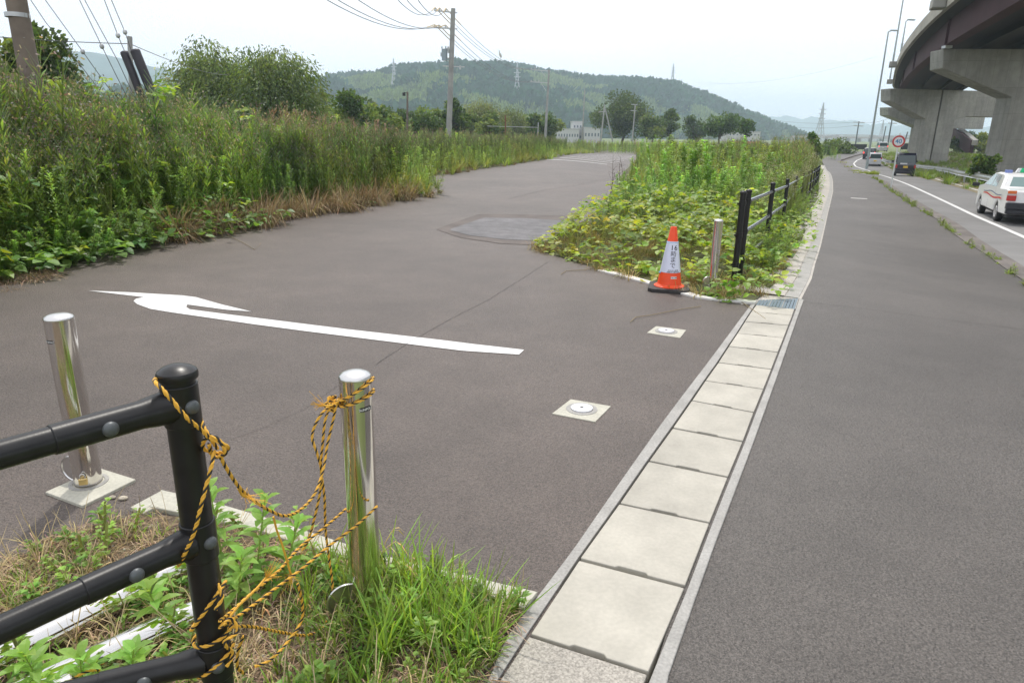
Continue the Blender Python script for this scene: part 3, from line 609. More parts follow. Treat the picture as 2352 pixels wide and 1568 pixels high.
# ================================================================ RIGHT PIPE FENCE
c4 = lambda x, y: ((1700+x/4.2)*.8596, (440+y/4.2)*.8596)
tops = [(1205, 316), (1265, 297), (1537, 214), (1703, 170), (1805, 134), (1887, 100), (1940, 82), (1978, 64), (2008, 46), (2032, 32), (2050, 18), (2064, 6)]
FT = [G(*c4(*q), dz=1.05) for q in tops]
FT = [np.array([q[0], q[1], float(T(q[0], q[1]))]) for q in FT]
f2 = empty('guard_fence', FT[0].tolist(), 'long pipe fence with black posts and grey rails running along the vines beside the sidewalk', 'fence')
O = FT[0]
for i, q in enumerate(FT):
    q = q-O; mb = MB(); mb.tube([q+[0, 0, -.05], q+[0, 0, 1.055]], .034, 20); po = mb.build('post', BLACK, f2)
    mb = MB(); mb.lathe([(.037, 1.035), (.040, 1.04), (.040, 1.052), (.034, 1.064), (.018, 1.072), (.001, 1.073)], c=q, n=20); mb.build('post_cap', BLACK, po, smooth=50)
for zr in (.93, .57, .22):
    for i in range(1, len(FT)-1):
        a, b = FT[i]-O+[0, 0, zr], FT[i+1]-O+[0, 0, zr]; mb = MB(); mb.tube([a, b], .024, 16); mb.build('rail', RAILG, f2)
    for i in range(0, len(FT)-2):
        mb = MB(); q = FT[i]-O; mb.tube([q+[0, 0, zr-.03], q+[0, 0, zr+.03]], .040, 16); mb.tube([q+[-.06, -.02, zr], q+[.05, .02, zr]], .010, 8); mb.build('bracket', BLACK, f2)
# ================================================================ ROAD FURNITURE
grl = P([(2700, 660), (2420, 520), (2300, 468)])
gr = [G(u, v, dz=.56) for u, v in ((2560, 480), (2430, 443), (2352, 423), (2282, 406), (2200, 392), (2150, 383), (2097, 377), (2060, 371), (2040, 369), (2023, 364))]
grx = empty('guard_rail', (0, 0, 0), 'galvanised steel crash barrier curving along the far side of the road by the piers', 'guard rail')
prof = [(0, -.17), (.05, -.13), (.05, -.07), (0, -.02), (0, .02), (.05, .07), (.05, .13), (0, .17)]
gp = resamp(gr, 60); d_ = np.gradient(gp, axis=0); d_ /= np.linalg.norm(d_, axis=1)[:, None]; n2 = np.stack([-d_[:, 1], d_[:, 0]], 1)
mb = MB(); V = []
for i in range(60):
    for o_, z_ in prof: V.append((gp[i][0]+n2[i][0]*o_*-1*np.sign(n2[i][0]+1e-9)*-1, gp[i][1]+n2[i][1]*o_, float(T(*gp[i]))+.44+z_))
mb.add(V, [(i*8+j, i*8+j+1, (i+1)*8+j+1, (i+1)*8+j) for i in range(59) for j in range(7)]); mb.build('beam', GALV, grx)
for i in range(0, 60, 3):
    q = gp[i]; z_ = float(T(*q)); mb = MB(); off = n2[i]*-.09; mb.tube([(q[0]+off[0], q[1]+off[1], z_-.2), (q[0]+off[0], q[1]+off[1], z_+.66)], .06, 10); mb.build('rail_post', GALV, grx)
# speed sign
sb = G(2045, 436); sg = empty('speed_sign', sb.tolist(), 'round red rimmed speed limit sign reading 40 on a thin white pole by the kerb', 'road sign')
mb = MB(); mb.tube([(0, 0, -.1), (0, 0, 2.62)], .030, 16); mb.build('pole', mat('sign_pole', (.62, .64, .64), .4), sg)
v_ = np.array([-sb[0], -sb[1], 0]); v_ /= np.linalg.norm(v_); Rr = frame(np.cross(v_, [0, 0, 1]), up=v_) @ np.eye(3)
cz = float(dep(2055.3, 325, sb[1])[2]-sb[2]); c_ = v_*.04+np.array([0, 0, cz])
sd2 = np.cross([0, 0, 1], v_)
def disc(name, r, o, m, r_in=0):
    mb = MB(); n_ = 48; V = [c_+v_*o+sd2*(r*math.cos(t))+np.array([0, 0, r*math.sin(t)]) for t in np.linspace(0, 2*math.pi, n_, endpoint=False)]
    V2 = [p-v_*.012 for p in V]; mb.add(V+V2, [tuple(range(n_)), tuple(range(2*n_-1, n_-1, -1))]+[(k, n_+k, n_+(k+1) % n_, (k+1) % n_) for k in range(n_)]); return mb.build(name, m, sg, 30)
disc('rim_plate', .280, 0, SIGN_W); pl = disc('red_ring', .272, .003, SIGN_R); disc('face', .198, .006, SIGN_W)
text_obj('number', '40', .28, SIGN_B, lambda x, y: c_+v_*.010+sd2*x+np.array([0, 0, y]), sg, .004)
# street lamp by the kerb
def lamp(base, h, r, label, arm, parent=None):
    o = empty('street_lamp', list(map(float, base)), label, 'street lamp')
    mb = MB(); mb.tube([(0, 0, 0), (0, 0, h*.3), (0, 0, h-.05)], [r, r*.82, r*.5], 14); mb.tube([(0, 0, 0), (0, 0, .9)], r*1.15, 14); mb.build('pole', LAMP_G, o)
    ax = np.array([*arm, 0]); ax = ax/np.linalg.norm(ax); mb = MB(); mb.tube([(0, 0, h-.1), ax*.25+np.array([0, 0, h+.05])], r*.5, 10)
    mb.box(ax*.62+np.array([0, 0, h+.08]), (.28, .85, .13), R=frame(ax)); mb.build('lamp_head', LAMP_G, o, bevel=.03); return o
lb = G(1990, 388); lz = dep(2040, 72, lb[1])[2]-lb[2]
lamp(lb, lz, .13, 'tall grey street lamp standing in the grass tuft between sidewalk and road', (1, .1))
# ================================================================ VIADUCT
c1 = lambda x, y: ((2336+x/3.485)*.8596, y/3.485*.8596)
via = empty('viaduct', (0, 0, 0), 'curved elevated road on concrete piers with dark maroon girders, upper right', 'viaduct')
E_ = np.array([(14.8, -14), (15.3, 0), (16.4, 12), (18.5, 21), (21.0, 30), (23.4, 36.8), (25.6, 42.4), (28.4, 49.8), (29.9, 53.6), (32.3, 59.4), (35.8, 67.4), (40.2, 77.1), (46.6, 90.2), (52.7, 102.3), (63.2, 122.5), (76, 143), (92, 164), (112, 186)])
E_ = resamp(E_, 120); k5 = np.ones(7)/7
E_ = np.stack([np.convolve(np.pad(E_[:, i], 3, mode='edge'), k5, 'valid') for i in (0, 1)], 1)
dE = np.gradient(E_, axis=0); dE /= np.linalg.norm(dE, axis=1)[:, None]; nE = np.stack([dE[:, 1], -dE[:, 0]], 1)     # to the right
def sweep(name, prof_, m, parent, cl=True):
    mb = MB(); V = []; k = len(prof_)
    for i in range(len(E_)):
        for o_, z_ in prof_: V.append((E_[i][0]+nE[i][0]*o_, E_[i][1]+nE[i][1]*o_, z_))
    F = [(i*k+j, i*k+(j+1) % k, (i+1)*k+(j+1) % k, (i+1)*k+j) for i in range(len(E_)-1) for j in range(k if cl else k-1)]
    mb.add(V, F); return mb.build(name, m, parent, smooth=30)
ZG, ZW, ZS, ZT = 8.2, 10.05, 10.1, 11.0
sweep('parapet', [(0, ZS), (0, ZT), (.25, ZT), (.28, ZS+.2), (.28, ZS)], mat('parapet_concrete', (.34, .325, .285), .85, var=[(.5, 5, .8, 1.12), (4, 4, .9, 1.08)]), via)
sweep('parapet', [(9.4, ZS), (9.4, ZT), (9.15, ZT), (9.12, ZS)], CONC_PIER, via)
sweep('deck_slab', [(.29, ZS+.01), (.29, ZS+.28), (9.1, ZS+.28), (9.1, ZS+.01), (8, ZW), (1.35, ZW)], UNDER_SHADE, via)
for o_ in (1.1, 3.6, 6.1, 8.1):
    sweep('girder', [(o_, ZW-.01), (o_, ZG+.04), (o_-.18, ZG+.04), (o_-.18, ZG), (o_+.55, ZG), (o_+.55, ZG+.04), (o_+.03, ZG+.04), (o_+.03, ZW-.01)], GIRD if o_ < 2 else GIRD_SHADE, via)
sweep('cross_bracing', [(1.14, ZG+.5), (1.14, ZG+.56), (8.05, ZG+.56), (8.05, ZG+.5)], GIRD_SHADE, via)
for i in range(4, 118, 11):                                          # stiffeners of the outer web
    mb = MB(); p = E_[i]; q = nE[i]; mb.box((p[0]+q[0]*1.02, p[1]+q[1]*1.02, (ZG+ZW)/2), (.16, .03, ZW-ZG-.1), R=np.stack([np.r_[q, 0], np.r_[dE[i], 0], [0, 0, 1]], 1)); mb.build('web_stiffener', GIRD, via, 0)
def pier(p_end, p_in, zt, pts_left, ground_z, thick, col, label_part='pier'):
    P0 = on(*c1(*p_end), zt); P1_ = on(*c1(*p_in), zt); d2 = (P1_-P0); d2[2] = 0; d2 /= np.linalg.norm(d2); back = np.array([-d2[1], d2[0], 0]); back = back if back[1] > 0 else -back
    def sz(x, y): q = vplane(*c1(x, y), P0, d2); return ((q-P0)@d2, q[2])
    return P0, d2, back, sz
pm = CONC_PIER
# nearest pier
P0, d2, bk, sz = pier((645, 455), (1394, 458), 8.0, None, -.7, 2.2, None)
tip = sz(637, 637); hn = sz(1278, 908); s0, z0_ = hn; s_t, z_t = tip
poly = [(0, 8.0), (s_t, z_t), (s0, z0_), (s0, -1.2), (s0+2.6, -1.2), (s0+2.6, z0_), (s0+4.2, z0_+.55), (s0+9, z0_+.55), (s0+9, 8.0)]
Pr = empty('pier_tmp'); bpy.data.objects.remove(Pr)
def pier_mesh(P0, d2, bk, poly, th, name='pier', seam=None):
    mb = MB(); mb.prism(poly, lambda p: P0*[1, 1, 0]+d2*p[0]+np.array([0, 0, p[1]]), bk*th); o = mb.build(name, pm, via, 0, bevel=.06)
    return o
pier_mesh(P0, d2, bk, poly, 2.0)
# second pier: twin shaft with a dark gap
P0, d2, bk, sz = pier((152, 825), (900, 845), 8.0, None, 0, 2, None)
t1 = sz(150, 940); h1 = sz(475, 1110); sr = sz(755, 1110); g0, g1 = sz(640, 1000)[0], sz(655, 1000)[0]; sm = (sz(640, 850)[0]+.0)
poly = [(0, 8.0), t1, (h1[0], h1[1]), (h1[0], -1.6), (sm-.08, -1.6), (sm-.08, 8.0)]; pier_mesh(P0, d2, bk, poly, 2.0)
poly = [(sm+.08, 8.0), (sm+.08, -1.6), (sr[0], -1.6), sr, (sr[0]+1.7, sr[1]+.35), (sr[0]+8, sr[1]+.35), (sr[0]+8, -1.6), (sr[0]+11, -1.6), (sr[0]+11, 8.0)]; pier_mesh(P0, d2, bk, poly, 2.0)
mb = MB(); mb.prism([(sm-.07, 7.9), (sm-.07, -1.6), (sm+.07, -1.6), (sm+.07, 7.9)], lambda p: P0*[1, 1, 0]+d2*p[0]+np.array([0, 0, p[1]])+bk*.35, bk*1.2); mb.build('gap_strip', PANELK, via, 0)  # black strip filling the gap between the two shafts
# third and fourth pier
P0, d2, bk, sz = pier((130, 1000), (420, 1010), 8.0, None, 0, 2, None)
t1 = sz(132, 1075); h1 = sz(425, 1190)
poly = [(0, 8.0), t1, h1, (h1[0], -2), (h1[0]+5, -2), (h1[0]+5, h1[1]), (h1[0]+18, h1[1]), (h1[0]+18, 8.0)]; pier_mesh(P0, d2, bk, poly, 2.2)
P0, d2, bk, sz = pier((378, 1213), (500, 1218), 8.0, None, 0, 2, None)
poly = [(0, 8.0), (0, 5.8), (4.5, 4.2), (4.5, -2), (11, -2), (11, 4.2), (20, 4.2), (20, 8.0)]; pier_mesh(P0, d2, bk, poly, 2.5)
# bearings on the first two piers
mb = MB(); q = on(*c1(715, 440), 8.05); mb.box((q[0], q[1]+.5, 8.1), (.5, .5, .18)); mb.build('bearing', GALV, via)
# lamp brackets and lamps on the parapet
for (x, y), zc in (((175, 605), 10.3), ((160, 765), 10.3), ((640, 35), 10.4)):
    q = on(*c1(x, y), zc); i = np.argmin(np.linalg.norm(E_-q[:2], axis=1)); e = E_[i]; mb = MB()
    mb.box((e[0]-nE[i][0]*.42, e[1]-nE[i][1]*.42, zc+.05), (.8, 1.3, .62), R=np.stack([np.r_[nE[i], 0], np.r_[dE[i], 0], [0, 0, 1]], 1)); mb.build('lamp_bracket', CONC_PIER, via, 0, bevel=.05)
    if x < 300:
        ll = ('tall thin lamp pole rising from the viaduct parapet, nearer and cut by the frame top' if y < 700 else 'thin lamp pole on the viaduct parapet behind the tall one')
        lamp((e[0]-nE[i][0]*.45, e[1]-nE[i][1]*.45, zc+.36), 13 if y < 700 else 12.0, .10, ll, (1, .2))
q = on(*c1(258, 420), 11.0); i = np.argmin(np.linalg.norm(E_-q[:2], axis=1)); e = E_[min(i+3, 119)]
lamp((e[0]+.1, e[1]+.1, 11.0), dep(*c1(290, 190), e[1])[2]-11.0, .09, 'short lamp on the viaduct with its head bent right', (1, .2))
# distant ramp seen between the piers
a, b = dep(2196, 300, 170), dep(2262, 345, 150)
rm = empty('far_ramp', (0, 0, 0), 'distant maroon ramp girder sloping down between the two near piers', 'ramp')
mb = MB(); a, b = dep(2185, 305, 175), dep(2232, 340, 130); mb.box((a+b)/2, (.6, np.linalg.norm(b-a), 2.6), R=frame(b-a)); mb.build('girder', GIRD, rm, 0)
mb = MB(); a, b = dep(2205, 297, 172), dep(2240, 328, 128); mb.box((a+b)/2, (.8, np.linalg.norm(b-a), .9), R=frame(b-a)); mb.build('parapet', CONC_PIER, rm, 0)
# ================================================================ VEHICLES  (local: y forward, rear bumper at y=0)
def car(name, label, cat, loc, head, L, W, prof, belt, roof_in, body, glass, wheels, wr=.3, **k):
    """prof: side outline [(y,z)...] clockwise from rear bottom; belt: height above which sides lean in"""
    o = empty(name, [float(a) for a in loc], label, cat, None, math.atan2(-head[0], head[1]))
    ztop = max(z for y, z in prof)
    def hw(z, y):
        t = max(0, (z-belt)/(ztop-belt)); e = min(1, min(y, L-y)/.35+.0) if True else 1
        return W/2*(1-.045*(1-min(1, max(0, e)))*2)-roof_in*t
    # arches cut into the lower outline
    low = []
    for yc in sorted(wheels):
        for t in np.linspace(math.pi, 0, 9): low.append((yc-(wr+.05)*math.cos(math.pi-t) if False else yc+(wr+.05)*math.cos(t), max(.20, wr+(wr+.05)*math.sin(t)-0.0)))
    zb = .2; outline = [(.08, zb+.1)]+[(y, z) for y, z in low]+[(L-.05, zb)]+[p for p in reversed(prof) if p[1] > zb+.11]
    n_ = len(outline); mb = MB(); V = []
    for s_ in (-1, 1):
        for y, z in outline: V.append((s_*hw(z, y), y, z))
    F = [tuple(range(n_)), tuple(range(2*n_-1, n_-1, -1))]+[(i, n_+i, n_+(i+1) % n_, (i+1) % n_) for i in range(n_)]
    mb.add(V, F); mb.build('body', body, o, 30, bevel=.045)
    for i, yc in enumerate(wheels):
        for s_ in (-1, 1):
            w_ = MB(); xo = s_*(W/2-.11); w_.tube([(xo-s_*.10, yc, wr), (xo+s_*.085, yc, wr)], wr, 28); wo = w_.build('wheel', TYRE, o, 40, bevel=.02)
            w_ = MB(); w_.lathe([(wr*.62, 0), (wr*.60, .012), (wr*.25, .02), (.001, .022)], c=(xo+s_*.08, yc, wr), n=20, R=frame((0, 1, 0), up=(s_, 0, 0))); w_.build('rim', RIM, wo)
    mb = MB(); mb.box((0, L/2, .3), (W*.8, L*.92, .22)); mb.build('underbody', PANELK, o, 0)
    return o, hw
def pane(o, name, pts, m, hw=None):
    mb = MB(); mb.add(pts, [tuple(range(len(pts)))]); return mb.build(name, m, o, 0)
def rear_pt(x, z, prof, off=.012):                          # point on the rear face at height z
    R_ = sorted([(z_, y_) for y_, z_ in prof if y_ < 1.3]); zs = [a for a, b in R_]; ys = [b for a, b in R_]; return (x, float(np.interp(z, zs, ys))-off, z)
# --- taxi
lane = np.array([.40, .916])
tw = G(2283, 507, -.12); tz = float(T(tw[0], tw[1]))-.12; tl = np.array([tw[0], tw[1]])
side = np.array([lane[1], -lane[0]]); org = tl-lane*1.05+side*.80
TP = [(.0, .30), (-.03, .5), (0, .78), (.03, 1.0), (.28, 1.03), (.95, 1.05), (1.28, 1.38), (1.42, 1.45), (2.4, 1.47), (2.85, 1.42), (3.5, 1.02), (4.35, .93), (4.58, .80), (4.62, .5), (4.6, .3)]
taxi, hw = car('taxi', 'white taxi with blue and red side stripes and a green roof lamp', 'taxi', (org[0], org[1], tz), lane, 4.62, 1.69, TP, .98, .17, WHITE_P, GLASS_T, (1.05, 3.68), .30)
X_ = lambda z, y, s_=-1, o=.012: s_*(hw(z, y)+o)
pane(taxi, 'rear_window', [(-.60, .98, 1.085), (.60, .98, 1.085), (.50, 1.255, 1.365), (-.50, 1.255, 1.365)], GLASS_T)
for s_ in (-1, 1):
    for nm, pts in (('side_window', [(1.55, 1.04), (2.28, 1.03), (2.28, 1.385), (1.68, 1.375)]), ('side_window', [(2.36, 1.03), (3.28, 1.03), (2.80, 1.375), (2.36, 1.39)])):
        pane(taxi, nm, [(s_*(hw(z, y)+.007), y, z) for y, z in pts], GLASS_T)
    mb = MB(); mb.box((s_*.70, -.025, .79), (.24, .05, .16)); mb.build('tail_light', TAILR, taxi, 0, bevel=.01)
    mb = MB(); mb.box((s_*.70, -.02, .895), (.235, .05, .05)); mb.build('reversing_light', TAILW, taxi, 0)
    mb = MB(); mb.box((s_*.70, -.005, .965), (.225, .05, .09)); mb.build('indicator', TAILO, taxi, 0, bevel=.01)
    mb = MB(); mb.box((s_*(W_ := 1.02), 3.75, .98), (.22, .10, .13)); mb.build('mirror', PANELK, taxi, 0, bevel=.03)
    def stripe(name, fz, w_, m, y0, y1):
        mb = MB(); ys = np.linspace(y0, y1, 40)
        for i in range(39):
            q = []
            for y, dz in ((ys[i], -w_/2), (ys[i+1], -w_/2), (ys[i+1], w_/2), (ys[i], w_/2)): q.append((s_*(W2(y)+.006), y, fz(y)+dz))
            mb.quad(*q)
        mb.build(name, m, taxi, 0)
    W2 = lambda y: hw(.7, y)
    stripe('blue_stripe', lambda y: .845+.03*math.sin(y*3.2+1.2), .022, NAVYP, .55, 3.2)
    stripe('cream_stripe', lambda y: .79+.03*math.sin(y*3.0+.8), .018, CREAMP, .6, 3.2)
    stripe('red_stripe', lambda y: .735+.035*math.sin(y*2.6+.6)-(.07*max(0, .9-y)), .045, REDP, .55, 3.2)
    mb = MB()
    for yy in (1.50, 2.36): mb.quad(*[(s_*(hw(z, yy)+.004), yy+dy, z) for dy, z in ((-.004, .35), (.004, .35), (.004, 1.0), (-.004, 1.0))])
    mb.build('door_gap', PANELK, taxi, 0)
mb = MB(); mb.box((0, -.07, .565), (1.62, .20, .20)); mb.box((0, -.05, .40), (1.58, .16, .15)); mb.build('bumper', CARBUMP, taxi, 0, bevel=.03)
mb = MB(); mb.box((0, -.045, .80), (.40, .02, .10)); pt = mb.build('advert_strip', mat('strip_yellow', (.60, .60, .10), .5), taxi, 0)
mb = MB(); mb.box((0, -.057, .80), (.30, .006, .05)); mb.build('strip_text_band', SIGN_W, pt, 0)
text_obj('trunk_lettering', 'CHIYODA', .085, REDP, lambda x, y: (x-.22, -.0135+.0, .955+y), taxi, .002)
mb = MB(); mb.prism([(-.30, 0), (.30, 0), (.24, .13), (-.24, .13)], lambda p: (p[0], 2.0, 1.475+p[1]), (0, .16, 0)); ta = mb.build('roof_lamp', SIGN_W, taxi, 0, bevel=.01)
mb = MB(); mb.prism([(-.20, .002), (-.02, .002), (-.02, .132), (-.17, .132)], lambda p: (p[0], 1.992, 1.475+p[1]), (0, .17, 0)); mb.build('green_panel', GREENP, ta, 0)
mb = MB(); mb.box((-.52, 1.9, 1.50), (.20, .10, .10)); mb.build('roof_sign', BLUEP, taxi, 0, bevel=.01)
for x, z, r_ in ((-.47, 1.16, .05), (-.35, 1.11, .035)):
    mb = MB(); mb.box((x, .99+(z-1.085)*.98, z), (r_*2, .012, r_*1.4), R=Rax((1, 0, 0), -.78)); mb.build('window_sticker', SIGN_W, taxi, 0)
# --- boxy black kei van
def boxvan(name, label, cat, u, v, L, W, H, lanev, body, glass, tail, plate, roof=None, lit=False, sc=1.0):
    b = G(u, v, -.12); lanev = np.array(lanev)/np.linalg.norm(lanev); z = float(T(b[0], b[1]))-.12
    pr = [(.03, .25), (0, .5), (.02, H*.55), (.12, H*.9), (.25, H*.985), (.5, H), (L*.62, H*.99), (L*.72, H*.93), (L*.86, H*.60), (L*.97, H*.52), (L, H*.3), (L-.02, .25)]
    o, hw = car(name, label, cat, (b[0], b[1], z), lanev, L, W, pr, H*.55, .09, body, glass, (.62, L-.75), .28)
    hh = W/2
    pane(o, 'rear_window', [rear_pt(-hh*.84, H*.58, pr), rear_pt(hh*.84, H*.58, pr), rear_pt(hh*.74, H*.90, pr), rear_pt(-hh*.74, H*.90, pr)], glass)
    for s_ in (-1, 1):
        pane(o, 'side_window', [(s_*(hw(z_, y_)+.01), y_, z_) for y_, z_ in ((.45, H*.58), (L*.42, H*.58), (L*.42, H*.90), (.5, H*.90))], GLASS)
        pane(o, 'side_window', [(s_*(hw(z_, y_)+.01), y_, z_) for y_, z_ in ((L*.45, H*.58), (L*.82, H*.58), (L*.70, H*.88), (L*.45, H*.90))], GLASS)
        mb = MB(); mb.box((s_*hh*.88, .0, H*tail), (.14, .05, H*.14)); mb.build('tail_light', TAILON if lit else TAILR, o, 0, bevel=.01)
        mb = MB(); mb.box((s_*(hh+.12), L*.80, H*.60), (.18, .10, .16)); mb.build('mirror', body, o, 0, bevel=.02)
    mb = MB(); mb.box((.0, -.025, H*.40), (.33, .02, .165)); mb.build('number_plate', plate, o, 0)
    mb = MB(); mb.box((0, -.02, .34), (W*.94, .12, .20)); mb.build('bumper', body, o, 0, bevel=.03)
    if roof: mb = MB(); mb.box((0, L*.40, H+.0), (W*.76, L*.5, .05)); mb.build('roof_panel', roof, o, 0, bevel=.02)
    return o, pr
vn, pr = boxvan('kei_van', 'boxy black van with a yellow number plate driving behind the speed sign', 'van', 2076, 405, 3.4, 1.50, 1.82, (.44, .9), CARBLK, GLASS, .42, PLATEY)
mb = MB(); mb.box((-.16, -.02, .98), (.50, .02, .11)); mb.build('garnish', SIGN_W, vn, 0)
boxvan('kei_car', 'white hatchback with a yellow number plate ahead of the black van', 'car', 2008, 382, 3.4, 1.48, 1.60, (.40, .92), CARSIL, GLASS, .60, PLATEY)
boxvan('compact_car', 'dark car with white roof and lit brake lights behind the lamp post', 'car', 1994, 366, 3.8, 1.62, 1.55, (.5, .87), CARBLK, GLASS, .58, PLATEW, WHITE_P, True)
boxvan('minivan', 'silver white minivan with lit brake lights, farthest vehicle on the bend', 'minivan', 2027, 348.5, 4.8, 1.85, 1.95, (.35, .93), CARSIL, GLASS, .55, PLATEW, None, True)
# black barrier boards on the bend
for u0, v0, u1, v1, hpx, lab in ((1947, 345, 1989, 346, 11, 'long dark barrier board beside the sidewalk bend, left of the cars'), (2068, 345, 2090, 346, 13, 'dark barrier board right of the minivan')):
    y = 150 if u0 < 2000 else 175
    a, b = dep(u0, v0, y), dep(u1, v1, y); hgt = hpx/FOC*y
    o = empty('barrier_board', ((a+b)/2).tolist(), lab, 'barrier'); dv = (b-a)/2; mb = MB(); mb.box((0, 0, hgt/2+.2), (np.linalg.norm(b-a), .2, hgt), R=frame((0, 1, 0))); mb.build('panel', PANELK, o, 0, bevel=.05)
    mb = MB(); [mb.box((x, 0, -.7), (.15, .15, 2.0)) for x in (-1.2, 1.2)]; mb.build('feet', GALV, o, 0)
# traffic light
tp = dep(2094, 345, 190); o = empty('traffic_light', (tp[0], tp[1], -1.2), 'traffic light on a slim pole showing red, beside the far pier', 'traffic light')
hz = dep(2104, 322, 190)[2]+1.2; mb = MB(); mb.tube([(0, 0, 0), (0, 0, hz+6)], .12, 10); mb.build('pole', LAMP_G, o)
mb = MB(); mb.tube([(0, 0, hz+.1), (1.1, 0, hz)], .06, 8); mb.box((1.6, 0, hz), (1.5, .2, .42)); mb.build('housing', PANELK, o, 0, bevel=.05)
mb = MB(); mb.lathe([(.24, 0), (.20, .06), (.001, .08)], c=(2.1, -.12, hz), n=18, R=frame((1, 0, 0), up=(0, -1, 0))); mb.build('red_lens', mat('red_lamp', (.9, .05, .05), .4, emit=((1, .03, .08), 6)), o)
# ================================================================ POLES AND WIRES
def wire(pts, r, name, label, m=WIRE, cat='power line', group=None, sag=0, n=16):
    mb = MB()
    for a, b, s_ in pts:
        a, b = np.array(a, float), np.array(b, float); q = [a+(b-a)*t+np.array([0, 0, -4*s_*t*(1-t)]) for t in np.linspace(0, 1, n)]; mb.tube(q, r, 5, False)
    return tag(mb.build(name, m), label, cat, group)
def upole(name, label, y, bot, top, r0=.19, r1_=.13, arms=(), m=POLE_C, cat='utility pole', gz=None):
    a, b = dep(*bot, y), dep(*top, y); d = (b-a)/np.linalg.norm(b-a); z_ = float(T(a[0], a[1])) if gz is None else gz; a = a-d*(a[2]-z_+.2)/d[2]
    o = empty(name, a.tolist(), label, cat); mb = MB(); mb.tube([(0, 0, 0), (b-a)], [r0, r1_], 14); mb.build('shaft', m, o)
    for (p, q, th) in arms:
        A, B = dep(*p, y)-a, dep(*q, y)-a; mb = MB(); mb.box((A+B)/2, (th, np.linalg.norm(B-A), th), R=frame(B-A)); mb.build('crossarm', GALV, o, 0)
    return o, a, b
c5 = lambda x, y: ((1100+x/4.357)*.8596, y/4.357*.8596)
Y1 = 58
p1, a1_, b1_ = upole('utility_pole', 'tall concrete utility pole with two wire arms and a transformer, nearest of the line', Y1, (1031, 305), (1041, 20), .25, .17,
    arms=((c5(260, 125), c5(532, 152), .09), (c5(258, 325), c5(532, 338), .09), (c5(360, 770), c5(615, 782), .07), (c5(400, 700), c5(460, 722), .06), (c5(395, 565), c5(495, 592), .07)))
for x, y in ((270, 105), (322, 108), (397, 115), (268, 305), (318, 308), (394, 308)):
    A = dep(*c5(x, y+14), Y1)-a1_; B = dep(*c5(x, y-16), Y1)-a1_; mb = MB(); mb.tube([A, B], .055, 8); mb.build('insulator', GALV, p1)
q = dep(*c5(383, 640), Y1)-a1_; mb = MB(); mb.tube([q+[0, 0, -.42], q+[0, 0, .42]], .23, 16); mb.tube([q+[-.2, 0, .45], q+[-.2, 0, .6]], .05, 8); mb.tube([q+[.1, 0, .42], q+[.1, 0, .62]], .05, 8); mb.build('transformer', mat('transformer', (.30, .36, .40), .5, .2), p1)
for z_ in (-.25, .3):
    q0 = dep(*c5(383, 640), Y1)-a1_+[0, 0, z_]; q1 = dep(*c5(462, 640), Y1)-a1_+[0, 0, z_]; mb = MB(); mb.tube([q0, q1], .05, 8); mb.build('bracket', GALV, p1)
for x, y in ((345, 640), (430, 600), (425, 570), (565, 790), (480, 750)):
    q = dep(*c5(x, y), Y1)-a1_; mb = MB(); mb.tube([q+[0, 0, -.13], q+[0, 0, .16]], .07, 8); mb.build('fitting', GALV, p1)
Y2 = 112
p2, a2_, b2_ = upole('utility_pole', 'second concrete utility pole of the line with two long arms pointing left', Y2, (1253, 305), (1261, 160), .22, .14,
    arms=((c5(1388, 812), c5(1618, 832), .10), (c5(1380, 955), c5(1610, 968), .10), (c5(1505, 822), c5(1560, 900), .06), (c5(1500, 960), c5(1565, 1060), .06)))
for x in (1392, 1436, 1480):
    for y_ in (800, 944): A = dep(*c5(x, y_+14), Y2)-a2_; B = dep(*c5(x, y_-10), Y2)-a2_; mb = MB(); mb.tube([A, B], .06, 6); mb.build('insulator', GALV, p2)
tA = [dep(*c5(x, y), Y1) for x, y in ((270, 88), (322, 92), (397, 98))]; bA = [dep(*c5(x, y), Y1) for x, y in ((268, 288), (318, 292), (394, 292))]
tB = [dep(*c5(x, y), Y2) for x, y in ((1392, 792), (1436, 796), (1480, 800))]; bB = [dep(*c5(x, y), Y2) for x, y in ((1388, 936), (1430, 940), (1475, 944))]
wire([(a, b, 1.6) for a, b in zip(tA+bA, tB+bB)], .020, 'power_line', 'six sagging wires running from the transformer pole to the second pole')
far_l = [dep(u, v, 30) for u, v in ((760, -60), (790, -50), (840, -40))]; far_b = [dep(u, v, 30) for u, v in ((700, -30), (715, -40), (760, -50))]
o = wire([(a, b, .8) for a, b in zip(tA+bA, [dep(u, v, 28) for u, v in ((880, -40), (905, -40), (935, -40), (700, -30), (715, -38), (760, -45))])], .018, 'power_line', 'wires leaving the transformer pole towards the upper left of the picture')
mb = MB()
for p_, q_ in zip(tA+bA, [dep(u, v, 28) for u, v in ((880, -40), (905, -40), (935, -40), (700, -30), (715, -38), (760, -45))]):
    for s0_, s1_ in ((0, .12),):
        pts = [np.array(p_)+(np.array(q_)-p_)*t+np.array([0, 0, -4*.8*t*(1-t)]) for t in np.linspace(s0_, s1_, 6)]; mb.tube(pts, .034, 6)
for p_, q_ in zip(tA+bA, tB+bB): mb.tube([np.array(p_)+(np.array(q_)-p_)*t+np.array([0, 0, -4*1.6*t*(1-t)]) for t in np.linspace(0, .09, 5)], .034, 6)
mb.build('wire_cover', WIRE_Y, o)
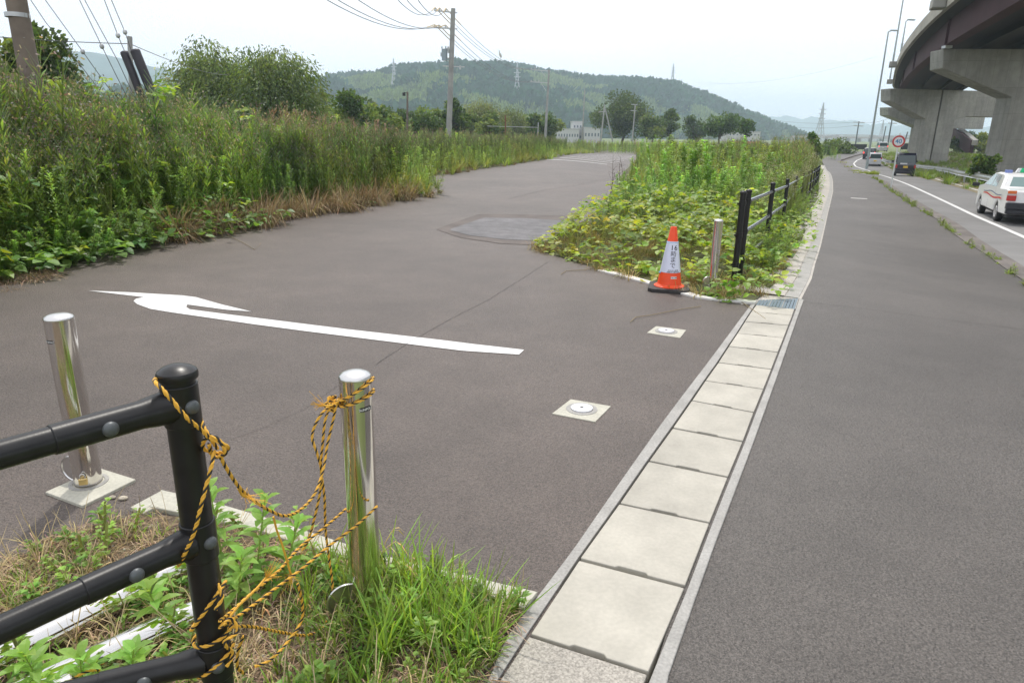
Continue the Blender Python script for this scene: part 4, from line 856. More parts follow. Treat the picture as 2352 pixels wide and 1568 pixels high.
# bird on a wire
bt = tB[2]; at_ = tA[2]; t = .42; q = np.array(at_)+(np.array(bt)-at_)*t+np.array([0, 0, -4*1.6*t*(1-t)]); bq = dep(1127, 119, q[1]); bq[0] = q[0]; bq = q+[0, 0, .02]
o = empty('bird', bq.tolist(), 'pale heron like bird perched on the highest wire between the two poles', 'bird')
mb = MB(); mb.tube([(.10, 0, .10), (.05, 0, .25), (-.03, 0, .45), (-.10, 0, .62), (-.13, 0, .78), (-.12, 0, .86)], [.02, .12, .13, .07, .04, .055], 12); mb.tube([(-.12, 0, .86), (-.28, 0, .90)], [.03, .008], 6); mb.tube([(.04, 0, .2), (.04, 0, 0)], .012, 6); mb.build('body', BIRD, o)
# further poles
upole('utility_pole', 'slim grey pole without arms between the second pole and the round tree', 170, (1338, 305), (1343, 207), .20, .13)
upole('utility_pole', 'leftmost leg pole of the braced pair in front of the big round tree', 150, (1381, 312), (1389, 240), .20, .13, arms=((( 1375, 258), (1393, 256), .12),))
o, a_, b_ = upole('utility_pole', 'leaning brace pole right of the braced pair in front of the big round tree', 150, (1405, 315), (1390, 250), .17, .13)
upole('utility_pole', 'grey pole with short arms standing in front of the right part of the round tree', 150, (1453, 316), (1459, 240), .18, .13, arms=(((1450, 240), (1464, 241), .14), ((1448, 254), (1462, 255), .12)))
o, a_, b_ = upole('utility_pole', 'thin brown wooden pole with a small lamp, left of the tall transformer pole', 75, (935, 320), (936, 211), .12, .10, m=POLE_W)
q = dep(928, 217, 75)-a_; mb = MB(); mb.box(q, (.28, .28, .32)); mb.tube([q+[0, 0, .2], dep(936, 214, 75)-a_], .03, 6); mb.build('lamp_head', PANELK, o, 0)
upole('post', 'short rusty brown post between the transformer pole and second pole', 80, (1161, 320), (1161, 265), .07, .07, m=mat('rust', (.20, .09, .05), .8), cat='post')
# steel gantry pipe
a, b = dep(1118, 290, 90), dep(1236, 293, 90); o = empty('pipe_gantry', (a[0], a[1], 0), 'thin horizontal grey steel pipe frame above the weeds in front of the far trees', 'steel frame')
mb = MB(); mb.tube([(0, 0, a[2]), np.array([b[0]-a[0], b[1]-a[1], b[2]])], .035, 6); mb.tube([np.array([b[0]-a[0], 0, 0]), np.array([b[0]-a[0], 0, b[2]+.6])], .06, 8); mb.build('pipe', GALV, o)
# wood pole front left, guys and guards
o, a_, b_ = upole('utility_pole', 'thick weathered wooden pole rising from the weeds at the far left', 11.2, (76, 215), (30, -40), .155, .14, m=POLE_W)
mb = MB(); q = dep(40, 36, 11.2)-a_; mb.tube([q+[0, 0, -.03], q+[0, 0, .03]], .165, 20); mb.build('band', GALV, o)
YG = 13.5
def guy(us, lab, ball=None):
    pts = [dep(u, v, YG) for u, v in us]; mb = MB(); mb.tube(pts, .007, 5, False); o = mb.build('guy_wire', WIRE); tag(o, lab, 'guy wire', 'guy wires at the upper left')
    if ball: q = dep(*ball, YG); k = MB(); k.lathe([(.001, -.05), (.03, -.035), (.04, 0), (.03, .035), (.001, .05)], c=q, n=14); k.build('insulator', GALV, o)
guy([(50, -30), (106, 53), (150, 105), (250, 235)], 'guy wire nearest the wooden pole, first from the left, passing in front of the tree')
guy([(82, -30), (190, 119), (255, 210)], 'second guy wire from the left, with a dark insulator low over the weeds', (190, 119))
guy([(168, -30), (234, 107), (290, 220)], 'third guy wire from the left with a pale ball insulator at mid height', (234, 107))
guy([(178, -30), (270, 139), (310, 225)], 'fourth guy wire from the left, running to the rusty anchor')
guy([(228, -30), (271, 82), (286, 118)], 'fifth guy wire with a pale ball insulator, ending on the shorter black guard', (271, 82))
guy([(243, -30), (287, 74), (302, 118)], 'sixth guy wire with a pale ball insulator, rightmost, beside the stub pole', (287, 74))
for us, r_, lab in (([(284, 118), (306, 172), (335, 250), (350, 300)], .072, 'shorter black padded guy wire guard leaning among the weeds'), ([(309, 114), (350, 215), (362, 245), (385, 305)], .086, 'longer black padded guy wire guard leaning right of the shorter one')):
    mb = MB(); pts = [dep(u, v, YG) for u, v in us]; mb.tube(pts, r_, 18); tag(mb.build('guy_guard', DARKP, bevel=.03), lab, 'guy guard')
upole('stub_pole', 'short grey stub pole standing behind the black guy guards', 14.5, (303, 230), (298, 84), .05, .045, cat='pole')
wire([(dep(-20, 84, 14.5), dep(298, 101, 14.5), .02), (dep(298, 101, 14.5), dep(520, 172, 40), .15)], .008, 'power_line', 'thin cable crossing from the left edge over the stub pole towards the willows')
# right side far poles
for y, bot, top, lab, arms in (
        (210, (1963, 345), (1973, 279), 'dark utility pole with two crossarms left of the street lamp', (((1960, 281), (1986, 282), .25), ((1961, 289), (1983, 290), .25))),
        (190, (2037, 345), (2050, 268), 'utility pole with two crossarms right of the lamp, above the sign', (((2040, 270), (2062, 271), .25), ((2040, 283), (2060, 284), .2))),
        (230, (2024, 345), (2035, 290), 'slim dark pole between the lamp and the speed sign', ()),
        (200, (2072, 345), (2085, 303), 'dark pole above the right barrier board', ())):
    upole('utility_pole', lab, y, bot, top, .22, .15, arms, m=mat('pole_dark', (.12, .13, .14), .8), gz=-1.4)
wire([(dep(1640, 236, 300), dep(1962, 281, 210), 3), (dep(1700, 255, 300), dep(1962, 289, 210), 3), (dep(1986, 282, 210), dep(2045, 270, 190), .5)], .03, 'power_line', 'distant wires crossing the mountains left of the street lamp')
wire([(dep(1600, 190, 200), dep(2015, 130, 150), 2.0)], .011, 'power_line', 'faint single wire crossing the open sky left of the street lamp')
# ================================================================ VEGETATION TOOLS
def mesh_soup(name, Q, C, m, parent=None):
    n = len(Q); me = bpy.data.meshes.new(name); me.vertices.add(n*4); me.vertices.foreach_set('co', Q.astype(np.float32).ravel())
    me.loops.add(n*4); me.loops.foreach_set('vertex_index', np.arange(n*4, dtype=np.int32))
    me.polygons.add(n); me.polygons.foreach_set('loop_start', np.arange(0, n*4, 4, dtype=np.int32))
    at = me.attributes.new('Col', 'FLOAT_COLOR', 'FACE'); at.data.foreach_set('color', np.c_[C, np.ones(n)].astype(np.float32).ravel())
    me.materials.append(m); me.update(calc_edges=True); me.validate(); o = bpy.data.objects.new(name, me); COL.objects.link(o)
    if parent: o.parent = parent
    return o
def nrm(a): return a/(np.linalg.norm(a, axis=-1, keepdims=True)+1e-9)
LANCE = [(0, .08), (.25, .8), (.55, 1), (.8, .6), (1, .02)]; BLADE = [(0, .7), (.35, 1), (.7, .7), (1, .03)]; SIMPLE = [(0, .12), (.45, 1), (1, .05)]
KUDZU = [(0, .35), (.3, 1), (.62, .82), (1, .04)]; STEMP = [(0, 1), (1, .6)]
def leaves(base, d, side, L, W, prof=SIMPLE, droop=0.0, fold=.15, col=(.1, .15, .04), flat2=True):
    """strips of quads, two per segment, for many leaves at once"""
    n = len(base); L = np.broadcast_to(L, (n,))[:, None]; W = np.broadcast_to(W, (n,))[:, None]; dr = np.broadcast_to(droop, (n,))[:, None]
    d = nrm(d); side = nrm(side-d*np.sum(side*d, 1, keepdims=True)); up = np.cross(side, d); up = up*np.sign(up[:, 2:3]+1e-9); Z_ = np.array([0, 0, 1.0])
    C_, E1, E2 = [], [], []
    for t, w_ in prof:
        c_ = base+d*L*t-Z_*dr*L*t*t; C_.append(c_); E1.append(c_+side*W*w_/2+up*W*w_*fold); E2.append(c_-side*W*w_/2+up*W*w_*fold)
    Q = []
    for i in range(len(prof)-1):
        if flat2: Q.append(np.stack([C_[i], E1[i], E1[i+1], C_[i+1]], 1)); Q.append(np.stack([E2[i], C_[i], C_[i+1], E2[i+1]], 1))
        else: Q.append(np.stack([E2[i], E1[i], E1[i+1], E2[i+1]], 1))
    k = len(Q); Q = np.concatenate(Q, 0); col = np.broadcast_to(np.asarray(col, float), (n, 3)); return Q, np.tile(col, (k, 1))
def cat(L): return np.concatenate([a for a, b in L], 0), np.concatenate([b for a, b in L], 0)
def cj(n, c_, v=.18, hue=.08):
    c_ = np.array(c_, float)*1.25; b = 1+rng.normal(0, v, (n, 1)); h = 1+rng.normal(0, hue, (n, 3)); return np.clip(c_*b*h, .004, .9)
def place(proto, pos, rz, sc, jit=.15, lean=.0, hs=None):
    Q, C_ = proto; m = len(pos); c_, s_ = np.cos(rz), np.sin(rz); hs = sc if hs is None else hs
    x, y, z = Q[..., 0], Q[..., 1], Q[..., 2]
    lx, ly = rng.normal(0, lean, m) if lean else np.zeros(m), rng.normal(0, lean, m) if lean else np.zeros(m)
    X_ = (c_[:, None, None]*x-s_[:, None, None]*y)*sc[:, None, None]; Y_ = (s_[:, None, None]*x+c_[:, None, None]*y)*sc[:, None, None]; Z_ = z*hs[:, None, None]
    X_ = X_+lx[:, None, None]*Z_+pos[:, 0][:, None, None]; Y_ = Y_+ly[:, None, None]*Z_+pos[:, 1][:, None, None]; Z_ = Z_+pos[:, 2][:, None, None]
    out = np.stack([X_, Y_, Z_], -1).reshape(-1, 4, 3); cc = C_[None]*(1+rng.normal(0, jit, (m, 1, 1))); return out, np.clip(cc, .004, .95).reshape(-1, 3)
def scatter(protos, pos, smin, smax, jit=.15, lean=.06, hs=None):
    m = len(pos)
    if m == 0: return np.zeros((0, 4, 3)), np.zeros((0, 3))
    k = rng.integers(0, len(protos), m); R_ = []
    sc = rng.uniform(smin, smax, m)
    if hs is not None: sc = sc*hs
    for i, p in enumerate(protos):
        s_ = k == i
        if s_.any(): R_.append(place(p, pos[s_], rng.uniform(0, 2*math.pi, s_.sum()), sc[s_], jit, lean))
    return cat(R_)
def rdir(n, zlo=-1, zhi=1):
    z = rng.uniform(zlo, zhi, n); a = rng.uniform(0, 2*math.pi, n); r = np.sqrt(np.clip(1-z*z, 0, 1)); return np.stack([r*np.cos(a), r*np.sin(a), z], 1)
# prototypes, height about 1 unless noted
def P_tall(n=230, col=(.15, .235, .06), tip=(.23, .34, .085), L=.058, W=.017):
    z = rng.beta(1.5, 1.0, n); a = rng.uniform(0, 2*math.pi, n); br = rng.random(n) < .5; r0_ = np.where(br, rng.uniform(0, .14, n)*np.sin(np.clip(z, 0, 1)*3.0), 0)
    b = np.c_[np.cos(a)*r0_, np.sin(a)*r0_, z]; el = .2+.7*z; d = np.stack([np.cos(a), np.sin(a), el], 1); s_ = np.stack([-np.sin(a), np.cos(a), np.zeros(n)], 1)
    t = np.clip((z-.8)/.2, 0, 1)[:, None]; c_ = cj(n, col)*(1-t)+cj(n, tip)*t
    return cat([leaves(b, d, s_, L*rng.uniform(.6, 1.2, n), W, SIMPLE, .3, .15, c_, False), leaves(np.array([[0, 0, 0.]]), np.array([[.02, 0, 1.]]), np.array([[1., 0, 0]]), 1.0, .006, STEMP, 0, 0, [(.13, .15, .06)])])
def P_leafy(n=150, col=(.17, .26, .06), tip=(.21, .31, .08), L=.13, W=.035, h=1.0):       # mugwort / goldenrod stalk
    z = h*rng.beta(1.6, 1.0, n); a = rng.uniform(0, 2*math.pi, n); el = .25+.5*(z/h)
    d = np.stack([np.cos(a), np.sin(a), el], 1); b = np.c_[np.cos(a)*.01, np.sin(a)*.01, z]; s_ = np.stack([-np.sin(a), np.cos(a), np.zeros(n)], 1)
    t = np.clip((z/h-.75)/.25, 0, 1)[:, None]; col_ = cj(n, col)*(1-t)+cj(n, tip)*t
    R_ = [leaves(b, d, s_, L*rng.uniform(.6, 1.1, n)*(1-.45*(z/h)**3), W, SIMPLE, .35, .15, col_)]
    R_.append(leaves(np.array([[0, 0, 0.]]), np.array([[.02, 0, 1.]]), np.array([[1., 0, 0]]), h, .012, STEMP, 0, 0, [(.13, .15, .06)])); return cat(R_)
def P_branchy(col=(.12, .19, .055), nb=7, nl=170, tip=(.17, .26, .07)):                        # branching leafy weed
    R_ = []; 
    for _ in range(nb):
        a = rng.uniform(0, 6.28); z0 = rng.uniform(.05, .5); ln = rng.uniform(.35, .6); d = np.array([math.cos(a)*.5, math.sin(a)*.5, 1.0]); d /= np.linalg.norm(d)
        n = nl//nb; t = rng.uniform(.1, 1, n); b = np.array([0, 0, z0])+d*ln*t[:, None]; dd = nrm(rdir(n, -.2, .7)+d*.5); s_ = np.cross(dd, [0, 0, 1])+1e-3
        tt = (t > .75)[:, None]; R_.append(leaves(b, dd, s_, rng.uniform(.06, .11, n), .03, SIMPLE, .3, .15, np.where(tt, cj(n, tip), cj(n, col))))
        R_.append(leaves(np.array([[0, 0, z0]]), d[None], np.array([[1., .3, 0]]), ln, .010, STEMP, 0, 0, [(.12, .12, .05)]))
    R_.append(leaves(np.array([[0, 0, 0.]]), np.array([[.02, 0, 1.]]), np.array([[1., 0, 0]]), .7, .014, STEMP, 0, 0, [(.13, .12, .06)])); return cat(R_)
def P_feather(n=110, stem=(.105, .165, .055), head=(.18, .15, .15)):                              # tall thin stalks with haze of seed heads
    R_ = []
    for _ in range(4):
        x0, y0 = rng.normal(0, .10, 2); h = rng.uniform(.8, 1.05); lean = rng.normal(0, .07, 2); d = np.array([lean[0], lean[1], 1]); b0 = np.array([x0, y0, 0])
        R_.append(leaves(b0[None], d[None], np.array([[1., .5, 0]]), h, .008, STEMP, 0, 0, [stem]))
        k = 40; z = rng.uniform(.1, .85, k); a = rng.uniform(0, 6.28, k); b = b0+d*z[:, None]*h; dd = np.stack([np.cos(a)*.5, np.sin(a)*.5, np.ones(k)*.8], 1)
        R_.append(leaves(b, dd, np.stack([-np.sin(a), np.cos(a), a*0], 1), rng.uniform(.07, .13, k), .016, [(0, .3), (.5, 1), (1, .1)], .25, 0, cj(k, (.17, .25, .07)), False))
        k = n//4; z = rng.uniform(.66, 1.04, k); rr = rng.uniform(0, .13, k)*np.clip((z-.6)*2.4, .2, 1); a = rng.uniform(0, 6.28, k)
        c_ = b0+d*(z*h)[:, None]+np.stack([np.cos(a)*rr, np.sin(a)*rr, 0*a], 1); R_.append(leaves(c_, rdir(k, 0, 1), rdir(k), .018, .014, [(0, .6), (1, .6)], 0, 0, cj(k, head, .3), False))
        k = 16; z = rng.uniform(.6, .95, k); a = rng.uniform(0, 6.28, k); b = b0+d*z[:, None]*h
        R_.append(leaves(b, np.stack([np.cos(a), np.sin(a), 1.6+0*a], 1), rdir(k), .13, .0045, STEMP, 0, 0, cj(k, (.11, .16, .07)), False))
    return cat(R_)
def P_grass(n=34, col=(.17, .25, .06), L=1.0, W=.020, droop=.45, spread=.10, prof=BLADE, flat2=False, up=1.0):
    a = rng.uniform(0, 6.28, n); r = rng.uniform(0, spread, n); b = np.stack([np.cos(a)*r, np.sin(a)*r, 0*a], 1); t = rng.uniform(.1, .75, n)
    d = np.stack([np.cos(a)*t, np.sin(a)*t, np.full(n, up)], 1); s_ = np.stack([-np.sin(a), np.cos(a), 0*a], 1)
    return leaves(b, d, s_, L*rng.uniform(.5, 1.05, n), W, [(0, .8), (.3, 1), (.6, .85), (.85, .5), (1, .03)] if prof is BLADE else prof, droop*rng.uniform(.3, 1.6, n), .1, cj(n, col, .15), flat2)
def P_plume(col=(.29, .21, .15), n=34):
    R_ = [P_grass(14, (.26, .27, .10), .75, .014, .2)]
    for _ in range(3):
        x0, y0 = rng.normal(0, .08, 2); d = np.array([*rng.normal(0, .08, 2), 1.0]); b0 = np.array([x0, y0, 0])
        R_.append(leaves(b0[None], d[None], np.array([[1., 0, 0]]), 1.0, .008, STEMP, 0, 0, [(.33, .27, .14)])); z = rng.uniform(.75, 1.1, n)
        a = rng.uniform(0, 6.28, n); c_ = b0+d*z[:, None]; dd = np.stack([np.cos(a)*.4+.25, np.sin(a)*.4, 1+0*a], 1); R_.append(leaves(c_, dd, rdir(n), .09, .012, STEMP, .3, 0, cj(n, col, .2), False))
    return cat(R_)
def P_daisy(n=26):
    R_ = [P_leafy(40, (.10, .155, .045), (.12, .18, .05), .07, .016, .85)]; 
    k = n; a = rng.uniform(0, 6.28, k); r = rng.uniform(0, .16, k); c_ = np.stack([np.cos(a)*r, np.sin(a)*r, rng.uniform(.8, 1.0, k)], 1)
    R_.append(leaves(c_, rdir(k, -.2, .2), rdir(k, -.2, .2), .016, .015, [(0, .8), (1, .8)], 0, 0, cj(k, (.46, .44, .42), .1, .02), False))
    R_.append(leaves(np.zeros((k, 3))+[0, 0, .3], c_-[0, 0, .3], rdir(k), .6, .004, STEMP, 0, 0, cj(k, (.12, .15, .06)), False)); return cat(R_)
def kudzu_leaves(pos, L=.09, col=(.17, .28, .05), vary=.2):
    """three leaflets per position"""
    n = len(pos); R_ = []; a0 = rng.uniform(0, 6.28, n); tiltx = rng.normal(0, .35, n); Ls = L*rng.uniform(.6, 1.25, n); cc = cj(n, col, vary, .08)
    y_ = rng.random(n) < .16; cc[y_] = cc[y_]*[1.55, 1.25, .8]
    dk = rng.random(n) < .25; cc[dk] = cc[dk]*[.6, .72, .8]
    for k, off in enumerate((0, 1.75, -1.75)):
        a = a0+off; d = np.stack([np.cos(a), np.sin(a), rng.normal(.05, .25, n)+tiltx*math.cos(off)], 1); s_ = np.stack([-np.sin(a), np.cos(a), rng.normal(0, .3, n)], 1)
        b = pos+nrm(d)*(Ls*.22)[:, None]*(1.6 if k == 0 else .6); R_.append(leaves(b, d, s_, Ls, Ls*.92, KUDZU, .25*rng.uniform(0, 1.5, n), rng.choice([.08, .18, -.1], n)[:, None] if False else .12, cc*(1+rng.normal(0, .06, (n, 1)))))
    return cat(R_)
def tint(QC, a=.2):
    Q, C_ = QC; c = Q.mean(1)[:, :2]; n1, n2 = vnoise(c, 1.1, 3), vnoise(c, .37, 8); return Q, np.clip(C_*np.stack([1+a*1.1*n1-.10*n2, 1+a*.8*n1+.14*n2, 1+a*.6*n1], 1), .004, .9)
def ground_z(xy, add=0): return np.c_[xy, T(xy[:, 0], xy[:, 1])+add]
def inpoly(pts, poly):
    x, y = pts[:, 0], pts[:, 1]; poly = np.array(poly)[:, :2]; c_ = np.zeros(len(pts), bool); j = len(poly)-1
    for i in range(len(poly)):
        xi, yi = poly[i]; xj, yj = poly[j]; m = ((yi > y) != (yj > y)) & (x < (xj-xi)*(y-yi)/(yj-yi+1e-12)+xi); c_ ^= m; j = i
    return c_
def in_area(poly, n):
    poly = np.array([p[:2] for p in poly]); lo, hi = poly.min(0), poly.max(0); R_ = np.zeros((0, 2))
    while len(R_) < n: q = rng.uniform(lo, hi, (n*2, 2)); R_ = np.r_[R_, q[inpoly(q, poly)]]
    return R_[:n]
def edge_dist(p, line_):
    L = np.array([q[:2] for q in line_]); D = np.full(len(p), 1e9)
    for a, b in zip(L[:-1], L[1:]):
        ab = b-a; t = np.clip(((p-a)@ab)/(ab@ab+1e-9), 0, 1); D = np.minimum(D, np.linalg.norm(p-(a+t[:, None]*ab), axis=1))
    return D
def vnoise(p, s=1.0, seed=0):
    x = p[:, 0]*s+seed*7.3; y = p[:, 1]*s+seed*3.1
    return (np.sin(x*1.7+np.sin(y*1.3)*1.4)+np.sin(y*2.1+np.sin(x*.9)*1.7)+np.sin((x+y)*1.1+seed))/3
prl = [P_leafy(150) for _ in range(4)]; prl2 = [P_leafy(120, (.13, .205, .055), (.19, .29, .075)) for _ in range(3)]; prb = [P_branchy() for _ in range(4)]; prf = [P_feather() for _ in range(5)]
prt = [P_tall() for _ in range(4)]+[P_tall(210, (.11, .18, .055), (.16, .25, .07), .05, .015) for _ in range(2)]+[P_tall(240, (.18, .26, .06), (.27, .38, .09), .066, .016)]
prf2 = [P_feather(90, head=(.17, .125, .10)) for _ in range(3)]
prg = [P_grass(34, (.15, .21, .055)) for _ in range(3)]+[P_grass(34, (.20, .20, .07))]; prg2 = [P_grass(30, (.19, .235, .08), 1.0, .03, .7) for _ in range(3)]; prd = [P_grass(70, (.25, .195, .115), 1.0, .012, 1.0, .15) for _ in range(4)]
prp = [P_plume() for _ in range(3)]; prda = [P_daisy() for _ in range(3)]
# ================================================================ LEFT WEEDS
LBw = np.array([q[:2] for q in LB]); LBw2 = resamp(LBw, 600); dL = np.gradient(LBw2, axis=0); dL = nrm(dL); nL = np.stack([-dL[:, 1], dL[:, 0]], 1)
LL = np.r_[0, np.cumsum(np.linalg.norm(np.diff(LBw2, axis=0), axis=1))]
def hfac(y): return np.interp(y, [6, 9, 12, 14, 17, 20, 40, 80, 110], [2.15, 2.32, 2.32, 2.05, 1.85, 1.65, 1.6, 1.35, 1.3])
def band(n, ylo, yhi, t0, t1, pw=1.0):
    """points along the left edge with y within limits, offset t inwards; denser near the viewer"""
    idx = np.where((LBw2[:, 1] >= ylo) & (LBw2[:, 1] <= yhi))[0]; wgt = 1/np.maximum(LBw2[idx, 1], 4)**pw; i = rng.choice(idx, n, p=wgt/wgt.sum()); t = rng.uniform(t0, t1, n)
    p = LBw2[i]+rng.normal(0, .15, (n, 2))+nL[i]*t[:, None]; return p, t
def bush_profile(t, y, lo=.35): return np.clip(lo+(t/2.0)*(1-lo), lo, 1)*hfac(y)*(1+.13*np.sin(y*2.3+t*1.9)+.10*np.sin(y*5.1-t*2.7+1))
WL = []
p, t = band(2000, 3, 16, .9, 5.5, .5); WL.append(scatter(prf, ground_z(p, .0), .82, 1.05, .2, .05, bush_profile(t, p[:, 1], .5)*.93))
p, t = band(1500, 3, 16, .45, 3.8, .5); WL.append(scatter(prt, ground_z(p, .0), .5, .92, .2, .10, bush_profile(t, p[:, 1], .4)*.92))
p, t = band(550, 16, 60, .6, 5, 1.2); WL.append(scatter(prf+prt, ground_z(p, .0), .75, 1.05, .2, .06, bush_profile(t, p[:, 1], .5)))
p = np.stack([rng.uniform(9, 45, 700), rng.uniform(97, 112, 700)], 1); WL.append(scatter(prl+prf2, ground_z(p), .8, 1.1, .2, .06, np.full(700, 1.5)))
Q, C_ = tint(cat(WL), .3); o = mesh_soup('tall_weeds', Q, C_, LEAF); tag(o, 'dense tall green and brown weeds with hazy seed heads along the left edge of the lot', 'weeds', kind='stuff')
WL = []
# front fringe: leafy bushes at the left, dry grass further right
p, t = band(260, 4.5, 10.5, .05, 1.0, .3); s_ = p[:, 0] < -2.6; WL.append(scatter(prt+prb, ground_z(p[s_]), .5, .95, .15, .25, (.6+.5*t)[s_]))
p, t = band(300, 5, 9.5, .0, .9, .3); WL.append(scatter([P_leafy(260, (.11, .20, .045), (.22, .35, .08), .11, .028, .8) for _ in range(3)], ground_z(p), .5, .9, .15, .3, .55+.5*t))
p, t = band(90, 17, 60, .0, 1.2, 1.2); WL.append(scatter(prl, ground_z(p), .5, .9, .2, .15, hfac(p[:, 1])*.8))
Q, C_ = tint(cat(WL)); tag(mesh_soup('leafy_weeds', Q, C_, LEAF), 'bright leafy weeds leaning onto the asphalt along the left verge', 'weeds', kind='stuff')
WL = []
p, t = band(330, 10.2, 18.3, .0, 1.9, .3); WL.append(scatter(prd, ground_z(p), .6, 1.2, .2, .3))
p, t = band(80, 5.5, 8.0, -.10, .25, .3); q = ground_z(p); WL.append(scatter([P_grass(60, (.26, .19, .13), .7, .008, 1.9, .2, up=.35) for _ in range(3)], q, .35, .6, .2, .3))
p, t = band(60, 18, 45, -.05, .8, .8); WL.append(scatter(prd, ground_z(p), .3, .6, .2, .3))
Q, C_ = cat(WL); tag(mesh_soup('dry_grass', Q, C_, DRY), 'tan dry grass drooping over the edge of the lot', 'dry grass', kind='stuff')
WL = []
p, t = band(560, 17.5, 95, .1, 2.2, 1.3); WL.append(scatter(prg+prg2, ground_z(p), .7, 1.05, .18, .12, hfac(p[:, 1])*(.55+.25*np.clip(t, 0, 1))))
p, t = band(420, 30, 105, .3, 6, .6); WL.append(scatter(prl+prf2, ground_z(p), .7, 1.0, .2, .06, hfac(p[:, 1])*np.clip(.5+t*.3, .5, 1)))
Q, C_ = tint(cat(WL)); tag(mesh_soup('tall_grass', Q, C_, LEAF), 'light green tall grass clumps lining the far left side of the service road', 'grass', kind='stuff')
WL = []
p, t = band(620, 16, 75, .9, 4.5, .9); WL.append(scatter(prf2+[P_feather(120, (.16, .17, .08), (.21, .16, .13)) for _ in range(2)], ground_z(p), .85, 1.1, .2, .08, hfac(p[:, 1])*(1+.15*vnoise(p, .8, 2))))
p, t = band(85, 15, 28, 1.5, 9, .6); WL.append(scatter(prp, ground_z(p), .85, 1.1, .15, .08, hfac(p[:, 1])*1.02))
n_ = 900; p = np.stack([rng.uniform(-45, 25, n_), rng.uniform(22, 110, n_)], 1); sd_ = (p[:, 0] < np.interp(p[:, 1], LBw2[:, 1], LBw2[:, 0])-3) | (p[:, 1] > 97)
p = p[sd_]; WL.append(scatter(prf2+prp[:1]+prl2, ground_z(p), .9, 1.1, .2, .05, np.full(len(p), 1.55)))
Q, C_ = cat(WL); tag(mesh_soup('seeding_weeds', Q, C_, DRY), 'brown and pink seeding grasses on the field behind the roadside weeds', 'weeds', kind='stuff')
WL = []
p, t = band(300, 7.3, 12.8, -.18, .7, .3); z_ = .08+rng.uniform(0, .55, len(p))*np.clip(t+.3, .3, 1); WL.append(kudzu_leaves(ground_z(p)+np.c_[np.zeros((len(p), 2)), z_], .12, (.13, .23, .055)))
p, t = band(150, 7.5, 12.5, .5, 1.4, .3); WL.append(kudzu_leaves(ground_z(p)+np.c_[np.zeros((len(p), 2)), rng.uniform(.4, 1.2, len(p))], .12, (.13, .22, .05)))
for u, v, n_, sp in ((110, 212, 26, 26), (30, 195, 10, 14), (230, 205, 12, 20), (375, 205, 22, 16), (560, 262, 6, 12), (130, 190, 10, 12)):
    q = np.array([dep(u+rng.normal(0, sp), v+rng.normal(0, sp*.5), rng.uniform(11.3, 12.6)) for _ in range(n_)]); WL.append(kudzu_leaves(q, .10, (.17, .27, .05)))
p, t = band(14, 14, 60, -.1, .3, .3); WL.append(kudzu_leaves(ground_z(p, .1), .12, (.13, .26, .05)))
Q, C_ = cat(WL); tag(mesh_soup('kudzu_vines', Q, C_, LEAF), 'broad three lobed vine leaves climbing through the weeds on the left', 'vine', kind='stuff')
WL = []
p, t = band(34, 6.5, 10.5, .3, 1.3, .3); WL.append(scatter(prda, ground_z(p), .7, 1.15, .1, .05, np.full(len(p), 1.3)))
Q, C_ = cat(WL); tag(mesh_soup('wild_daisies', Q, C_, LEAF), 'small white daisy flowers in the middle of the left weeds', 'wildflowers', kind='stuff')
# weeds on the right side: gutter fringe and island
isl = [q for q in P([(1225, 572), (1300, 598), (1400, 628), (1480, 650), (1570, 676), (1640, 690), (1740, 697), (1768, 672), (1785, 640), (1822, 575), (1852, 500), (1876, 440), (1882, 410), (1880, 385), (1882, 372)])]+[q for q in reversed(isl_left)]
isl_edge = isl
WL = []
near_i = [q for q in isl if q[1] < 30]
n_ = 12500; p = in_area(isl, 90000); p = p[p[:, 1] < 13.5][:n_]; ed = edge_dist(p, isl_edge+[isl_edge[0]])
hh = np.clip(ed*.75, .03, .42)*(1+.35*vnoise(p, 1.6))+np.clip((p[:, 1]-9.5)*.09, 0, .5); q = ground_z(p); q[:, 2] += hh*rng.uniform(.35, 1.05, len(p)); ins = (vnoise(p, 2.0, 5) > -.62) & ~((np.abs(p[:, 0]-FT[0][0]) < .32) & (p[:, 1] < FT[0][1]+.1) & (p[:, 1] > FT[0][1]-1.0)); q[:, 2] -= hh*.35*np.exp(-((p[:, 1]-7.6)/1.0)**2); WL.append(kudzu_leaves(q[ins], .088, (.20, .30, .055), .13))
Q, C_ = tint(cat(WL)); tag(mesh_soup('kudzu_vines', Q, C_, LEAF), 'low mat of yellow green vine leaves around the cone and the small bollard', 'vine', kind='stuff')
WL = []
p = in_area(isl, 40000); p = p[p[:, 1] < 13][:520]; WL.append(scatter([P_grass(50, (.30, .24, .11), .30, .006, 1.0, .12), P_grass(40, (.20, .22, .07), .32, .006, .8, .12)], ground_z(p), .6, 1.1, .2, .2))
Q, C_ = cat(WL); tag(mesh_soup('dry_grass', Q, C_, DRY), 'thin dry straw under the low vines beside the cone', 'dry grass', kind='stuff')
WL = []
allp = in_area(isl, 60000); ed = edge_dist(allp, isl_edge+[isl_edge[0]])
s_ = (allp[:, 1] > 10.5) & (allp[:, 1] < 20) & (ed > .3); p = allp[s_][:650]; e_ = ed[s_][:650]
WL.append(scatter(prl+prb+prg, ground_z(p), .55, 1.0, .2, .12, np.interp(p[:, 1], [10.5, 13, 16, 20], [.45, .75, 1.2, 1.55])*np.clip(.45+e_*.4, .4, 1)*(1+.35*vnoise(p, 1.1, 9))))
